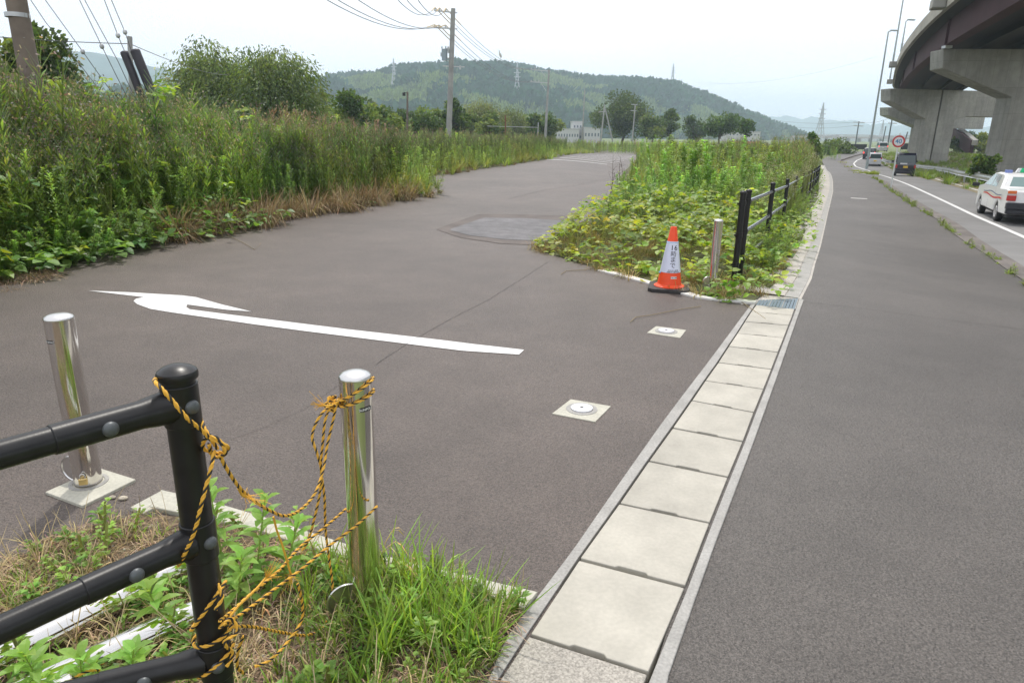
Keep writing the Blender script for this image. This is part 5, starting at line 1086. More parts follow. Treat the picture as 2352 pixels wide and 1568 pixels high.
s_ = (allp[:, 1] > 14) & (allp[:, 1] < 70) & (ed > .5); p = allp[s_][:1500]; e_ = ed[s_][:1500]; WL.append(scatter(prg+prg2+prl, ground_z(p), .7, 1.05, .18, .1, np.interp(p[:, 1], [14, 18, 30, 70], [1.0, 1.6, 1.85, 2.0])*np.clip(.4+e_*.35, .4, 1)*(1+.30*vnoise(p, .9, 4))))
Q, C_ = tint(cat(WL)); tag(mesh_soup('tall_grass', Q, C_, LEAF), 'bright green tall grass and leafy weeds on the island behind the low vines', 'grass', kind='stuff')
WL = []
s_ = (allp[:, 1] > 12) & (allp[:, 1] < 55) & (ed > .3); s2 = s_ & (allp[:, 0] > np.interp(allp[:, 1], [12, 20, 40], [3.6, 7.0, 14])); p = allp[s2][:650]
WL.append(scatter(prda, ground_z(p), .8, 1.0, .15, .08, np.interp(p[:, 1], [12, 20, 40], [.75, 1.25, 1.6])))
s2 = (allp[:, 1] > 24) & (allp[:, 1] < 75) & (ed > .8) & (allp[:, 0] > np.interp(allp[:, 1], [20, 40], [7.5, 15])); p = allp[s2][:420]; WL.append(scatter(prf2, ground_z(p), .9, 1.1, .2, .06, np.full(len(p), 2.25)))
Q, C_ = cat(WL); tag(mesh_soup('wild_daisies', Q, C_, LEAF), 'pale flowering weeds behind the black posted fence', 'wildflowers', kind='stuff')
# green fringe between fence and gutter
fr = resamp([q for q in isl_right[2:]], 200); WL = []
i = rng.integers(0, 200, 700); i = (200*(rng.random(700)**1.4)).astype(int); p = fr[i]+rng.normal(0, .12, (700, 2)); d_ = nrm(np.gradient(fr, axis=0)); nf = np.stack([-d_[:, 1], d_[:, 0]], 1); p = p+nf[i]*rng.uniform(.12, .7, 700)[:, None]
p = p[p[:, 1] > 8.7]; WL.append(scatter(prl+prb+[P_leafy(160, (.14, .24, .05), (.22, .34, .07), .16, .05, .7)], ground_z(p), .28, .55, .18, .25))
i = (200*(rng.random(420)**1.5)).astype(int); p = fr[i]+nf[i]*rng.uniform(-.22, .5, 420)[:, None]+rng.normal(0, .04, (420, 2)); p = p[(p[:, 1] > 6.75)]; q = ground_z(p, .05); q[:, 2] += rng.uniform(0, .25, len(q)); WL.append(kudzu_leaves(q, .085, (.17, .28, .05)))
Q, C_ = cat(WL); tag(mesh_soup('leafy_weeds', Q, C_, LEAF), 'leafy weeds and vines spilling over the old gutter beside the right fence', 'weeds', kind='stuff')
# bare runners over the asphalt
for px, lab in (([(1447, 742), (1460, 731), (1495, 726), (1530, 719), (1565, 712), (1610, 706)], 'bare brown vine runner lying on the asphalt in front of the cone'),
                ([(1289, 632), (1300, 624), (1340, 622), (1375, 616), (1420, 604)], 'bare vine runner on the asphalt left of the cone'),
                ([(1695, 690), (1740, 722), (1758, 735)], 'bare vine runner bending over the gutter edge'),
                ([(520, 540), (560, 560), (585, 575), (600, 560)], 'thin green runner creeping from the left weeds onto the asphalt')):
    mb = MB(); mb.tube([G(*q)+[0, 0, .012] for q in px], .0035, 6); tag(mb.build('vine_runner', mat('vine_brown', (.26, .20, .11), .8)), lab, 'vine runner')
# dead dark stems at the island's left edge
WL = []
for u, v, hgt in ((1395, 480, .85), (1405, 470, 1.2), (1425, 470, 1.0), (1440, 455, 1.15), (1452, 440, 1.0), (1470, 430, 1.3), (1485, 420, 1.2)):
    b = G(u, v); d = np.array([[rng.normal(0, .12), rng.normal(0, .1), 1]]); WL.append(leaves(b[None], d, np.array([[1., 0, 0]]), hgt, .012, STEMP, 0, 0, [(.06, .045, .035)]))
    k = 16; t = rng.uniform(.5, 1, k); bb = b+nrm(d)*hgt*t[:, None]; dd = rdir(k, .1, .9); WL.append(leaves(bb, dd, rdir(k), rng.uniform(.08, .25, k), .005, STEMP, 0, 0, cj(k, (.08, .06, .05))))
Q, C_ = cat(WL); tag(mesh_soup('dead_stems', Q, C_, DRY), 'thin dead dark stems standing at the left edge of the vine island', 'dead stems', kind='stuff')
# kerb weeds, lamp tuft, verge grass, hedge at the bend
WL = []
kk = resamp(P([(2600, 850), (2352, 645), (2309, 617), (2263, 583), (2217, 556), (2186, 534), (2152, 504), (2100, 473), (2045, 438), (2011, 411), (1990, 405)]), 300); w_ = 1/(5+np.arange(300)); cl = rng.integers(0, 300, 46)
i = np.clip(rng.choice(cl, 420)+rng.normal(0, 2.5, 420).astype(int), 0, 299); p = kk[i]+rng.normal(0, .05, (420, 2)); WL.append(scatter([P_grass(24, (.16, .22, .05), .22, .008, .7, .05), P_leafy(40, (.14, .20, .05), (.2, .28, .06), .06, .02, .16)], ground_z(p), .5, 1.1, .2, .2))
for u, v, n_, sp, h_ in ((2004, 401, 55, .35, .75), (1982, 398, 34, .4, .5), (1965, 393, 26, .4, .4), (1950, 384, 16, .4, .4), (1938, 374, 14, .4, .4)):
    c_ = G(u, v); p = c_[:2]+rng.normal(0, sp, (n_, 2))*[.6, 1]; WL.append(scatter([P_grass(40, (.22, .28, .05), .8, .02, .6, .1)], ground_z(p), .5*h_, 1.1*h_, .2, .15))
Q, C_ = cat(WL); tag(mesh_soup('kerb_weeds', Q, C_, LEAF), 'small weeds growing in the kerb joint between sidewalk and road', 'weeds', kind='stuff')
WL = []
ve = resamp([q[:2] for q in roadR[1:]], 300); i = rng.integers(20, 290, 1100); dv = nrm(np.gradient(ve, axis=0)); nv = np.stack([dv[:, 1], -dv[:, 0]], 1); off = rng.uniform(.1, 1, 1100)**1.5*12+.5; p = ve[i]+nv[i]*off[:, None]
WL.append(scatter([P_grass(50, (.12, .16, .045), .9, .03, .6, .25), P_grass(50, (.17, .16, .07), .8, .03, .7, .25), P_branchy((.09, .13, .04))], ground_z(p, -.12), .35, .85, .2, .15, np.where(off < 2.6, .42, 1.0)))
p = in_area([q for q in vr[2:]]+[(90, 170), (70, 60), (50, 20)], 9000); p = p[(p[:, 1] > 35) & (p[:, 1] < 130)][:1300]; WL.append(scatter([P_grass(40, (.12, .18, .04), 1.0, .06, .5, .4)], ground_z(p, -.12), .5, 1.0, .15, .15))
Q, C_ = cat(WL); tag(mesh_soup('verge_grass', Q, C_, LEAF), 'rough grass behind the crash barrier and between the viaduct piers', 'grass', kind='stuff')
# ================================================================ FOREGROUND GRASS
fgp = fgA+[tuple(q) for q in reversed([tuple(x) for x in fgB])]
p = in_area(fgp, 45000); p = p[(p[:, 1] > .9)]
dens = .45+.5*vnoise(p, 3.0, 2)+.35*(p[:, 0] > -.6); p = p[rng.random(len(p)) < np.clip(dens, .12, 1)]
px_right = p[(p[:, 0] > -.75)]; WL = []
q = px_right[:800]; WL.append(scatter([P_grass(9, (.18, .28, .06), .20, .0055, .5, .02, flat2=True), P_grass(7, (.16, .24, .055), .26, .007, .6, .02, flat2=True)], ground_z(q, .008), .4, 1.1, .2, .15))
gc = np.array([G(*c_)[:2] for c_ in ((930, 1340), (985, 1380), (1040, 1400), (1010, 1470), (1080, 1450), (960, 1450), (900, 1500), (1100, 1500), (860, 1440))]); q = gc[rng.integers(0, 9, 110)]+rng.normal(0, .04, (110, 2)); WL.append(scatter([P_grass(8, (.21, .33, .06), .30, .0065, .45, .015, flat2=True), P_grass(6, (.18, .29, .055), .36, .008, .5, .015, flat2=True)], ground_z(q, .008), .45, 1.0, .15, .12))
q = p[p[:, 0] <= -.75][:500]; WL.append(scatter([P_grass(8, (.17, .28, .05), .12, .005, .6, .02, flat2=True)], ground_z(q, .008), .5, 1.1, .2, .2))
q = p[3000:3000+380]; WL.append(scatter([P_leafy(14, (.13, .24, .045), (.17, .30, .06), .045, .018, .07), P_leafy(18, (.16, .26, .05), (.19, .30, .06), .035, .016, .10)], ground_z(q, .008), .6, 1.5, .2, .3))
Q, C_ = cat(WL); tag(mesh_soup('foreground_grass', Q, C_, LEAF), 'fresh green grass blades and small herbs around the foot of the roped bollard', 'grass', kind='stuff')
q = p[6000:6000+2600]; WL = [scatter([P_grass(12, (.33, .26, .175), .16, .0028, 1.2, .05, up=.35), P_grass(12, (.27, .19, .13), .20, .0028, 1.4, .05, up=.3), P_grass(6, (.38, .31, .18), .26, .003, .8, .02)], ground_z(q, .012), .6, 1.3, .2, .3)]
for u, v, h_, dx in ((870, 1300, .42, .18), (900, 1340, .40, .2), (845, 1360, .46, .05), (930, 1330, .3, .22), (700, 1420, .3, .08), (600, 1440, .33, .02)):
    b = G(u, v); n_ = 5; dd = np.stack([np.full(n_, dx)+rng.normal(0, .12, n_), rng.normal(0, .15, n_), np.ones(n_)], 1); WL.append(leaves(np.tile(b, (n_, 1)), dd, rdir(n_), h_*rng.uniform(.7, 1.1, n_), .0032, [(0, 1), (.3, 1), (.6, 1), (.8, 2.2), (1, .8)], .75, 0, cj(n_, (.50, .34, .15))))
Q, C_ = cat(WL); tag(mesh_soup('dry_grass', Q, C_, DRY), 'brown dead grass and arching dry seed stalks in the foreground patch', 'dry grass', kind='stuff')
# gravel
n_ = 6500; q = in_area(fgp, n_); q = q[q[:, 1] > .6]; k = len(q); b = ground_z(q, .006); sz_ = rng.uniform(.004, .011, k); mbq = []
a = rng.uniform(0, 6.28, k); e1 = np.stack([np.cos(a), np.sin(a), rng.normal(0, .2, k)], 1)*sz_[:, None]; e2 = np.stack([-np.sin(a), np.cos(a), rng.normal(0, .2, k)], 1)*sz_[:, None]*.7; u3 = np.array([0, 0, 1])*sz_[:, None]*.9
top = [b+e1*.6+u3, b+e2*.6+u3, b-e1*.6+u3, b-e2*.6+u3]; bot = [b+e1, b+e2, b-e1, b-e2]; Qs = [np.stack(top, 1)]+[np.stack([bot[i], bot[(i+1) % 4], top[(i+1) % 4], top[i]], 1) for i in range(4)]
cc = cj(k, (.33, .30, .26), .3, .05); tag(mesh_soup('gravel', np.concatenate(Qs), np.tile(cc, (5, 1)), DRY), 'scattered small gravel on the soil of the foreground patch', 'gravel', kind='stuff')
# broad leaved weeds by the post: individual plants
def herb(nleaf, h, L=.10, W=.026, lean=(0, 0), col=(.14, .27, .06)):
    z = h*np.linspace(.12, 1, nleaf); a = np.arange(nleaf)*2.4+rng.uniform(0, 6); t = z/h
    b = np.stack([lean[0]*z, lean[1]*z, z], 1); el = .1+1.0*t**2; d = np.stack([np.cos(a), np.sin(a), el], 1); s_ = np.stack([-np.sin(a), np.cos(a), 0*a], 1)
    c_ = cj(nleaf, col, .1, .06)*(1+.45*t[:, None]); ln = L*rng.uniform(.75, 1.1, nleaf)*(1-.35*t**4)
    lf = leaves(b, d, s_, ln, W, LANCE, .35, .22, c_); st = leaves(np.array([[0, 0, 0.]]), np.array([[lean[0], lean[1], 1.]]), np.array([[1., 0, 0]]), h*math.sqrt(1+lean[0]**2+lean[1]**2), .008, [(0, 1), (.5, .9), (1, .5)], 0, .3, [(.20, .28, .10)])
    return lf, st
for u, v, h_, lx, ly, nl, lab in ((520, 1330, .34, -.1, .1, 30, 'leafy green weed just right of the black post, tallest of the clump'), (585, 1350, .32, .15, .15, 28, 'leafy green weed with a bright tip below the sagging rope'),
        (640, 1365, .26, .3, .1, 24, 'leafy green weed leaning right towards the bollard'), (545, 1400, .22, .2, -.1, 22, 'low leafy weed between post and roped bollard'),
        (400, 1460, .24, -.35, .0, 24, 'leafy weed leaning left over the steel pipes behind the post'), (370, 1400, .24, -.2, .25, 22, 'leafy weed between the top and middle fence rails'),
        (120, 1610, .22, -.3, .0, 26, 'leafy weed in the bottom left corner under the lower rail'), (300, 1600, .22, .2, 0, 24, 'leafy weed at the bottom edge left of the post'),
        (200, 1640, .24, .0, .1, 24, 'leafy weed at the bottom edge in front of the nearest pipe'), (30, 1500, .14, .1, .0, 16, 'small leafy weed at the left edge above the pipes')):
    b = G(u, v); o = empty('leafy_weed', b.tolist(), lab, 'weed', 'broad leaved weeds around the black post'); lf, st = herb(nl, h_*(1.12 if u > 500 else .8), .125 if u > 500 else .115, .031, (lx, ly), (.15, .26, .055)); mesh_soup('foliage', lf[0], lf[1], LEAF, o); mesh_soup('stem', st[0], st[1], LEAF, o)
# ================================================================ TREES
def tree(name, label, u, vb, vt, wpx, y, kind='broad', col=(.06, .10, .03), col2=(.12, .17, .05), n=4500, lobes=26, ls=.3, group=None, seed=0, crown_lo=.12, gz=None, dens=1.0):
    col, col2 = [tuple(1.15*q for q in c__) for c__ in (col, col2)]
    b = dep(u, vb, y); t_ = dep(u, vt, y); z_ = float(T(b[0], b[1])) if gz is None else gz; h = t_[2]-z_; W = wpx/FOC*y*1.22; o = empty(name, (b[0], b[1], z_), label, 'tree', group)
    n = int(n*2.2) if kind == 'willow' else n; r_ = np.random.default_rng(seed*1000+abs(int(u))); mb = MB(); tr = max(.09, h*.022)
    mb.tube([(0, 0, -.3), (.03*h*r_.normal(), 0, h*.25), (.04*h*r_.normal(), 0, h*.5), (.03*r_.normal(), 0, h*.75)], [tr*1.2, tr, tr*.7, tr*.3], 9)
    zl = h*crown_lo; ch = h-zl; cs = []
    for i in range(lobes):
        d = r_.normal(0, 1, 3); d /= np.linalg.norm(d); q = r_.random()**.45; zz = zl+ch*(.5+.44*d[2]*q); prof_ = math.sin(math.pi*min(max((zz-zl)/ch, .12), .98)**.8)**(.6 if kind != 'willow' else .75)
        cs.append((d[0]*q*W*.40*prof_, d[1]*q*W*.40*prof_, zz, W*r_.uniform(.09, .17)*(1 if kind != 'willow' else 1.45)))
    for i in range(0, lobes, 2): c_ = cs[i]; mb.tube([(0, 0, h*r_.uniform(.25, .5)), (c_[0]*.5, c_[1]*.5, c_[2]*.75), (c_[0]*.9, c_[1]*.9, c_[2])], [tr*.4, tr*.25, tr*.08], 5)
    mb.build('trunk', BARK, o); cs = np.array(cs); k = r_.integers(0, lobes, n); d = r_.normal(0, 1, (n, 3)); d = nrm(d); rr = cs[k, 3]*r_.uniform(.55, 1.12, n)
    if kind == 'willow':
        p = cs[k, :3]+d*rr[:, None]*[1, 1, .9]; tl = r_.uniform(0, 1, n)**2*ch*.26*np.clip(1.1-(cs[k, 2]-zl)/ch*.5, .3, 1); p[:, 2] -= tl; p[:, 2] = np.maximum(p[:, 2], .3); dd = nrm(np.stack([d[:, 0]*.8+r_.normal(0, .35, n), d[:, 1]*.8+r_.normal(0, .35, n), -.75+r_.normal(0, .45, n)], 1)); L, Wf = ls*1.2, ls*.40; 
    else:
        d[:, 2] *= .75; p = cs[k, :3]+d*rr[:, None]; dd = nrm(d+r_.normal(0, .7, (n, 3))); L, Wf = ls, ls*.8
    s_ = nrm(r_.normal(0, 1, (n, 3))); cm = (r_.random(lobes) < .45)[k]; base = np.where(cm[:, None], np.array(col2), np.array(col)); base = base*(r_.uniform(.6, 1.15, lobes)[k][:, None] if kind == 'willow' else 1); cc = np.clip(base*(1+r_.normal(0, .22, (n, 1)))*(1+r_.normal(0, .06, (n, 3))), .005, .6)
    Q, C_ = leaves(p, dd, s_, L*r_.uniform(.6, 1.3, n), Wf, [(0, .3), (.5, 1), (1, .15)], 0, .1, cc, False); mesh_soup('crown', Q, C_, LEAF, o); return o
gT = 'trees behind the weeds'
tree('broadleaf_tree', 'dark green tree behind the wooden pole at the far left', 95, 240, 30, 185, 24, n=11000, lobes=44, ls=.16, col=(.05, .085, .025), col2=(.13, .18, .05), group=gT, seed=1)
tree('broadleaf_tree', 'dark bushy tree cut by the left edge of the picture', -30, 240, 95, 160, 27, n=7000, ls=.18, col=(.05, .085, .025), col2=(.12, .16, .04), group=gT, seed=2)
tree('willow_tree', 'left willow with a tall thin top, in the pair of willows', 492, 290, 94, 180, 52, 'willow', (.085, .14, .038), (.15, .21, .06), 9000, 40, .22, gT, 3)
tree('willow_tree', 'right willow of the pair with hanging curtains of leaves', 628, 290, 108, 225, 50, 'willow', (.08, .13, .036), (.15, .21, .06), 14000, 52, .22, gT, 4)
tree('broadleaf_tree', 'round green tree just right of the willows', 802, 300, 203, 120, 62, n=5000, ls=.26, col=(.06, .11, .03), col2=(.15, .21, .05), group=gT, seed=5)
tree('broadleaf_tree', 'low green bush tree behind the brown wooden lamp pole', 885, 305, 236, 110, 70, n=4000, ls=.28, col=(.06, .11, .03), col2=(.13, .19, .05), group=gT, seed=6)
tree('broadleaf_tree', 'low green tree between the wooden lamp pole and the transformer pole', 972, 308, 248, 90, 80, n=3200, ls=.28, col=(.055, .10, .03), col2=(.10, .16, .04), group=gT, seed=7)
tree('broadleaf_tree', 'dark green tree directly behind the transformer pole', 1042, 308, 232, 75, 84, n=3800, ls=.3, col=(.035, .07, .02), col2=(.07, .12, .03), group=gT, seed=8)
tree('willow_tree', 'pale green willow mass right of the transformer pole', 1112, 310, 236, 110, 110, 'willow', (.12, .155, .06), (.18, .22, .09), 4500, 34, .3, gT, 9)
tree('broadleaf_tree', 'bushy green tree below the pale willow', 1125, 312, 258, 70, 100, n=3000, ls=.32, col=(.07, .12, .035), col2=(.14, .19, .06), group=gT, seed=10)
tree('willow_tree', 'pale rounded tree farther right of the pale willow', 1180, 310, 246, 80, 125, 'willow', (.10, .14, .05), (.16, .20, .08), 3000, 26, .32, gT, 11)
tree('broadleaf_tree', 'rounded green tree left of the second pole', 1248, 312, 254, 80, 120, n=3500, ls=.36, col=(.06, .11, .035), col2=(.12, .17, .05), group=gT, seed=12)
for u_, vt_, w_, y_, lab_ in ((712, 245, 70, 66, 'low bushy tree under the right edge of the right willow'), (848, 232, 80, 75, 'low tree between the round tree and the wooden lamp pole'), (925, 246, 70, 85, 'low green tree just left of the wooden lamp pole foot'),
        (1005, 250, 60, 90, 'small green tree in the gap left of the dark tree'), (1082, 252, 60, 105, 'small green tree between the dark tree and the pale willow'), (1218, 262, 60, 130, 'small tree just left of the tree at the second pole'),
        (560, 190, 130, 60, 'dark green tree filling the gap between the two willows'), (400, 225, 80, 62, 'bushy tree left of the left willow')):
    tree('broadleaf_tree', lab_, u_, 308, vt_, w_, y_, n=3600, ls=.28, col=(.05, .09, .028), col2=(.11, .16, .05), group=gT, seed=40+int(u_)%17)
gR_ = 'trees right of the centre'
tree('round_tree', 'very big round dark tree behind the braced poles', 1426, 318, 213, 125, 165, n=11000, lobes=60, ls=.42, col=(.045, .075, .02), col2=(.085, .125, .035), group=gR_, seed=13)
tree('broadleaf_tree', 'medium tree right of the big round tree, lower part', 1500, 318, 262, 75, 150, n=3200, ls=.4, col=(.05, .09, .025), col2=(.10, .14, .04), group=gR_, seed=14, crown_lo=.25)
tree('broadleaf_tree', 'upright tree with a pointed top right of the big round tree', 1535, 318, 243, 48, 155, n=2600, ls=.4, col=(.045, .08, .025), col2=(.09, .14, .04), group=gR_, seed=15)
tree('broadleaf_tree', 'bluish dark tree before the foot of the hill', 1592, 320, 262, 60, 170, n=2600, ls=.4, col=(.04, .075, .025), col2=(.07, .11, .035), group=gR_, seed=16)
tree('broadleaf_tree', 'broad low tree left of the white building', 1655, 318, 256, 85, 140, n=4200, lobes=34, ls=.36, col=(.045, .09, .025), col2=(.08, .14, .04), group=gR_, seed=17, crown_lo=.35)
tree('broadleaf_tree', 'small leaning tree in front of the white building', 1712, 320, 264, 34, 130, n=1500, ls=.34, col=(.045, .09, .025), col2=(.08, .14, .04), group=gR_, seed=18, crown_lo=.4)
tree('shrub', 'green shrub poking up behind the flowering weeds, right of the hill foot', 1865, 335, 303, 42, 60, n=1800, ls=.2, col=(.06, .12, .03), col2=(.13, .20, .05), seed=19, crown_lo=.0)
tree('shrub', 'green bushes left of the long dark barrier board', 1915, 352, 321, 80, 120, n=3000, ls=.3, col=(.08, .13, .04), col2=(.14, .20, .06), seed=20, crown_lo=.0, gz=-1.4)
gV = 'trees seen between the viaduct piers'
tree('broadleaf_tree', 'dark tree behind the pylon like gap between the piers', 2218, 348, 306, 50, 150, n=2600, ls=.4, col=(.05, .09, .03), col2=(.10, .15, .05), group=gV, seed=21, crown_lo=0, gz=-1)
tree('broadleaf_tree', 'light green tree beside the right pier', 2266, 348, 300, 70, 140, n=3800, ls=.4, col=(.10, .15, .045), col2=(.18, .23, .07), group=gV, seed=22, crown_lo=0, gz=-1)
tree('broadleaf_tree', 'green tree half hidden behind the twin shaft pier', 2195, 350, 312, 45, 160, n=2000, ls=.4, col=(.07, .12, .035), col2=(.12, .18, .05), group=gV, seed=23, crown_lo=0, gz=-1)
tree('shrub', 'dark vine covered shrub at the foot of the right pier', 2258, 392, 345, 58, 42, n=2600, ls=.2, col=(.06, .11, .03), col2=(.13, .20, .055), seed=24, crown_lo=0, gz=-.8)
tree('broadleaf_tree', 'hazy green tree behind the traffic light', 2128, 346, 330, 60, 260, n=1200, ls=.6, col=(.08, .13, .06), col2=(.12, .18, .08), group=gV, seed=25, crown_lo=0, gz=-1)
# ================================================================ HILLS, FOREST, TOWN
def ridge_fn(pts, y): 
    W_ = np.array([dep(u, v, y) for u, v in pts]); return W_[:, 0], W_[:, 2]
def hill(name, pts, y0, yf, yb, m, amp, n=(160, 40), taper=0):
    rx, rz = ridge_fn(pts, y0); xs = np.linspace(rx[0], rx[-1], n[0]); tv = np.linspace(-1, 1, n[1]); V = []
    for t in tv:
        y = y0+(t*(y0-yf) if t < 0 else t*(yb-y0))
        for x in xs:
            if taper:
                wf = min(1, max(.06, (rx[-1]-x)/taper))**.8; y = y0+(t*(y0-yf)*wf if t < 0 else t*(yb-y0))
            xr = x; h = np.interp(xr, rx, rz); f = (1-t*t)**.8 if t < 0 else (1-t*t); f = f*(y/y0 if t < 0 else 1); k = amp*max(0, 1-f)*f*4*(math.sin(x*.021+y*.013)+math.sin(x*.047-y*.031+1)+.6*math.sin(x*.09+y*.07))
            V.append((x, y, -2+(h+2)*f+k))
    mb = MB(); a, b = n; mb.add(V, [(j*a+i, j*a+i+1, (j+1)*a+i+1, (j+1)*a+i) for j in range(b-1) for i in range(a-1)]); return tag(mb.build(name, m), kind='structure'), np.array(V).reshape(b, a, 3)
MIDP_ = [(420, 330), (500, 225), (600, 200), (700, 190), (725, 184), (760, 182), (800, 174), (850, 171), (890, 174), (925, 167), (965, 160), (1005, 152), (1050, 146), (1090, 140), (1140, 143), (1190, 151), (1240, 163), (1290, 171), (1340, 178), (1400, 183), (1440, 181), (1475, 192), (1500, 190), (1530, 194), (1590, 203), (1640, 218), (1680, 243), (1720, 265), (1750, 283), (1785, 300), (1830, 325)]
MIDP = [(u, v+20) for u, v in MIDP_]
o, HV = hill('hills', MIDP, 900, 520, 1300, HILLM, 5, taper=420)
hill('hills', [(-400, 160), (-100, 130), (80, 118), (170, 118), (215, 120), (270, 133), (330, 150), (400, 163), (470, 182), (560, 215), (700, 262)], 1450, 1150, 2000, FARM, 6)
hill('hills', [(1500, 320), (1640, 285), (1700, 277), (1737, 271), (1762, 267.5), (1800, 269), (1830, 275), (1850, 280), (1873, 278), (1894, 275.5), (1919, 281), (1959, 287), (2011, 288), (2041, 291), (2080, 288), (2130, 291), (2200, 293), (2260, 296), (2352, 290), (2600, 280), (2900, 300)], 3000, 2300, 3600, FARM, 10, (200, 40))
# pylons
def hill_y(u, v):
    for y in np.arange(530, 1000, 4.0):
        q = dep(u, v, y); i = np.argmin(np.abs(HV[..., 0]-q[0])+np.abs(HV[..., 1]-q[1]))
        if HV.reshape(-1, 3)[i, 2] >= q[2]: return y
    return 900
def pylon(u, vtop, vbase, y, lab, wd=.17):
    if y is None: y = hill_y(u, vbase)-2
    b, t = dep(u, vbase, y), dep(u, vtop, y); h = t[2]-b[2]; o = empty('pylon', b.tolist(), lab, 'pylon'); w0 = h*wd/2; th = h*.008+.06; mb = MB()
    lv = [0, .22, .42, .58, .72, .84, 1.0]; wv = [w0, w0*.72, w0*.46, w0*.30, w0*.2, w0*.14, w0*.03]
    for i in range(len(lv)-1):
        for sx in (-1, 1):
            for sy in (-1, 1): mb.tube([(sx*wv[i], sy*wv[i], lv[i]*h), (sx*wv[i+1], sy*wv[i+1], lv[i+1]*h)], th, 4)
            mb.tube([(sx*wv[i], -wv[i], lv[i]*h), (-sx*wv[i+1], -wv[i+1], lv[i+1]*h)], th*.6, 4); mb.tube([(sx*wv[i], wv[i], lv[i]*h), (-sx*wv[i+1], wv[i+1], lv[i+1]*h)], th*.6, 4)
    mb.build('lattice', PYL, o, 0)
    for f in (.62, .73, .84):
        k = MB(); k.tube([(-h*.09, 0, f*h), (h*.09, 0, f*h)], th*.9, 4); k.build('crossarm', PYL, o, 0)
pylon(906, 134, 206, None, 'lattice pylon on the hill left of the transformer pole', .22)
pylon(1187, 143, 232, None, 'lattice pylon on the hill just left of the second pole', .22)
pylon(1543, 146, 205, None, 'lattice pylon on the ridge right of the big round tree', .2)
pylon(1879, 236, 330, 560, 'large lattice pylon above the far flats left of the street lamp', .24)
pylon(2020, 276, 335, 700, 'faint lattice pylon behind the poles right of the street lamp', .22)
pylon(1689, 262, 290, 950, 'tiny pale pylon at the right foot of the hill', .2)
pylon(1788, 251, 270, 2990, 'thin mast on the crest of the far blue mountain', .05)
n_ = 17000; jb, ia = HV.shape[:2]; fj = rng.uniform(0, jb*.54, n_); fi = rng.uniform(0, ia-1.01, n_); j0, i0 = fj.astype(int), fi.astype(int)
a_, b_ = (fj-j0)[:, None], (fi-i0)[:, None]; pos = HV[j0, i0]*(1-a_)*(1-b_)+HV[j0+1, i0]*a_*(1-b_)+HV[j0, i0+1]*(1-a_)*b_+HV[j0+1, i0+1]*a_*b_
pn = vnoise(pos[:, :2], .022, 1)+.5*vnoise(pos[:, :2], .06, 3)+.3*rng.normal(0, 1, n_)*.4; bam = pn > -.05
def P_dome(n=18, k=1.0, up=.0, w=.35): d = rdir(n, -.1, 1); return leaves(d*.42*np.array([1, 1, k]), nrm(d+rng.normal(0, .5, (n, 3))+[0, 0, up]), rdir(n), .55, w, [(0, .5), (.5, 1), (1, .2)], 0, 0, np.ones((n, 3)), False)
WL = []
for sel, c_, pr_, smin, smax in ((~bam, (.028, .090, .048), [P_dome(22) for _ in range(4)], 9, 17), (bam, (.17, .25, .075), [P_dome(16, 1.4, 1.2, .15) for _ in range(4)], 6, 10)):
    q = pos[sel]; k = len(q); Q, C_ = scatter(pr_, q, smin, smax, .25, 0); per = len(Q)
    C_ = C_*np.array(c_)*np.clip(1+rng.normal(0, .2, (per, 1)), .4, 1.8)*np.clip(C_[:, :1]*0+1, 0, 2); WL.append((Q, C_))
Q, C_ = cat(WL); tag(mesh_soup('forest', Q, C_, LEAFN), 'bamboo and broadleaf forest covering the long green hill', 'forest', kind='stuff')
# far flat town
mb = MB(); 
for _ in range(900):
    y = rng.uniform(900, 2200); u = rng.uniform(1560, 2352); q = dep(u, 322, y); w_, h_ = rng.uniform(8, 35), rng.uniform(3, 9); mb.use([BLDG, BLDG_G, ROOF, BLDG, ROOF][rng.integers(0, 5)]); mb.box((q[0], y, h_/2-1), (w_, rng.uniform(8, 20), h_))
tag(mb.build('far_town', BLDG, smooth=0), 'low hazy town of tiny roofs on the flats below the blue mountains', 'town', kind='stuff')
mb = MB(); a, b = dep(1820, 330, 700), dep(2200, 333, 700); mb.box(((a[0]+b[0])/2, 700, 3.2), (b[0]-a[0], 10, 1.6)); 
for x in np.linspace(a[0], b[0], 16): mb.box((x, 700, 1), (2, 4, 4))
tag(mb.build('far_bridge', mat('far_bridge', (.40, .34, .33), .8), smooth=0), 'long low bridge or dyke on the flats behind the bend', 'bridge')
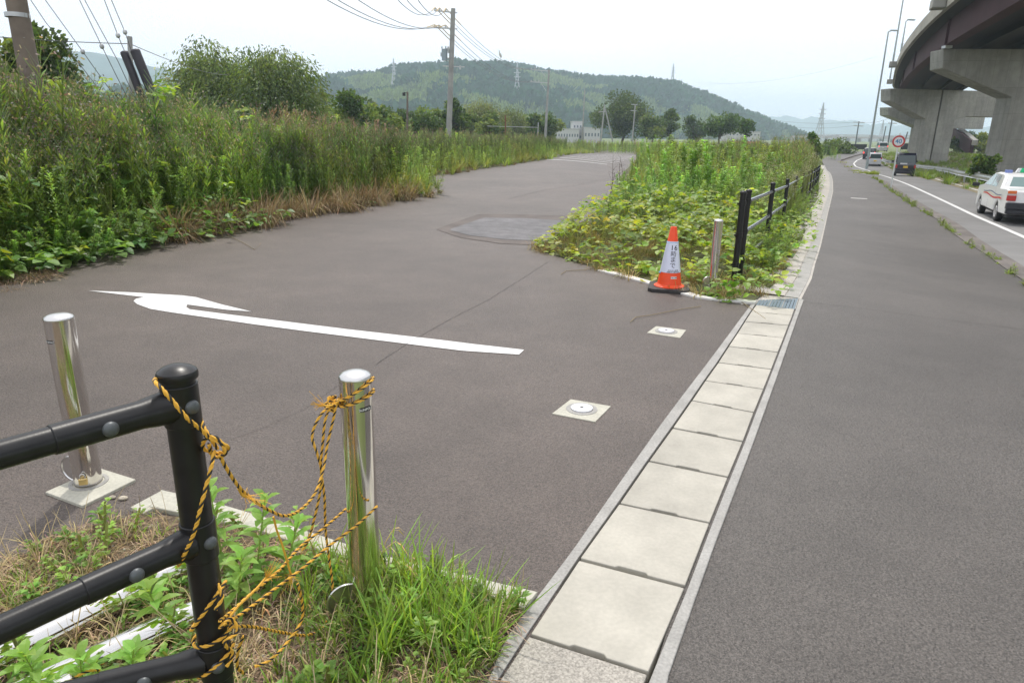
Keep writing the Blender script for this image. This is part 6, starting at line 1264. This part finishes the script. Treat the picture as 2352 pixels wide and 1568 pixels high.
def building(name, label, u0, u1, vt, vb, y, m, storeys, nwin, dz=0, red=False):
    a, b = dep(u0, vb, y), dep(u1, vb, y); t_ = dep(u0, vt, y); z0 = -1; h = t_[2]-z0; W = b[0]-a[0]; o = empty(name, (a[0]+W/2, y, z0), label, 'building'); mb = MB(); mb.box((0, 6, h/2), (W, 12, h)); mb.build('wall', m, o, 0)
    mb = MB(); mb.box((0, 6, h+.15), (W+.4, 12.4, .3)); mb.build('roof', BLDG_G, o, 0)
    for s_ in range(storeys):
        for k in range(nwin):
            x = -W/2+W*(k+.5)/nwin; mb = MB(); mb.box((x, -.03, h*(s_+.55)/storeys), (W/nwin*.4, .1, h/storeys*.22)); mb.build('window', WINM, o, 0)
    if red: mb = MB(); mb.box((0, -.08, h*.12), (W+.2, .2, h*.2)); mb.build('red_band', BLDG_R, o, 0)
building('factory', 'small white factory tower beside the slim pole', 1316, 1337, 280, 300, 260, BLDG, 2, 3)
building('factory', 'long low white factory hall behind the weeds left of the slim pole', 1275, 1330, 297, 308, 250, BLDG, 1, 9)
building('factory', 'low white hall between the slim pole and the braced poles', 1342, 1378, 294, 308, 250, BLDG, 1, 5)
building('office_building', 'white office building with a red lower band right of the small leaning tree', 1672, 1745, 303, 322, 300, BLDG, 2, 9, red=True)
building('office_building', 'white stair tower rising from the office building', 1692, 1712, 292, 304, 306, BLDG, 1, 2)
# weeds closing the view at the end of the service road
# ================================================================ HAZE
mb = MB(); mb.box((300, 1650, 91), (6400, 4300, 200)); hz_ = mb.build('haze', None, smooth=0); tag(hz_, kind='stuff')
mh = bpy.data.materials.new('haze'); mh.use_nodes = True; t = mh.node_tree; t.nodes.clear(); oo = t.nodes.new('ShaderNodeOutputMaterial'); pv = t.nodes.new('ShaderNodeVolumePrincipled')
pv.inputs['Color'].default_value = (.72, .87, 1.0, 1); pv.inputs['Density'].default_value = .00048; pv.inputs['Anisotropy'].default_value = .35; t.links.new(pv.outputs[0], oo.inputs['Volume'])
hz_.data.materials.clear(); hz_.data.materials.append(mh)
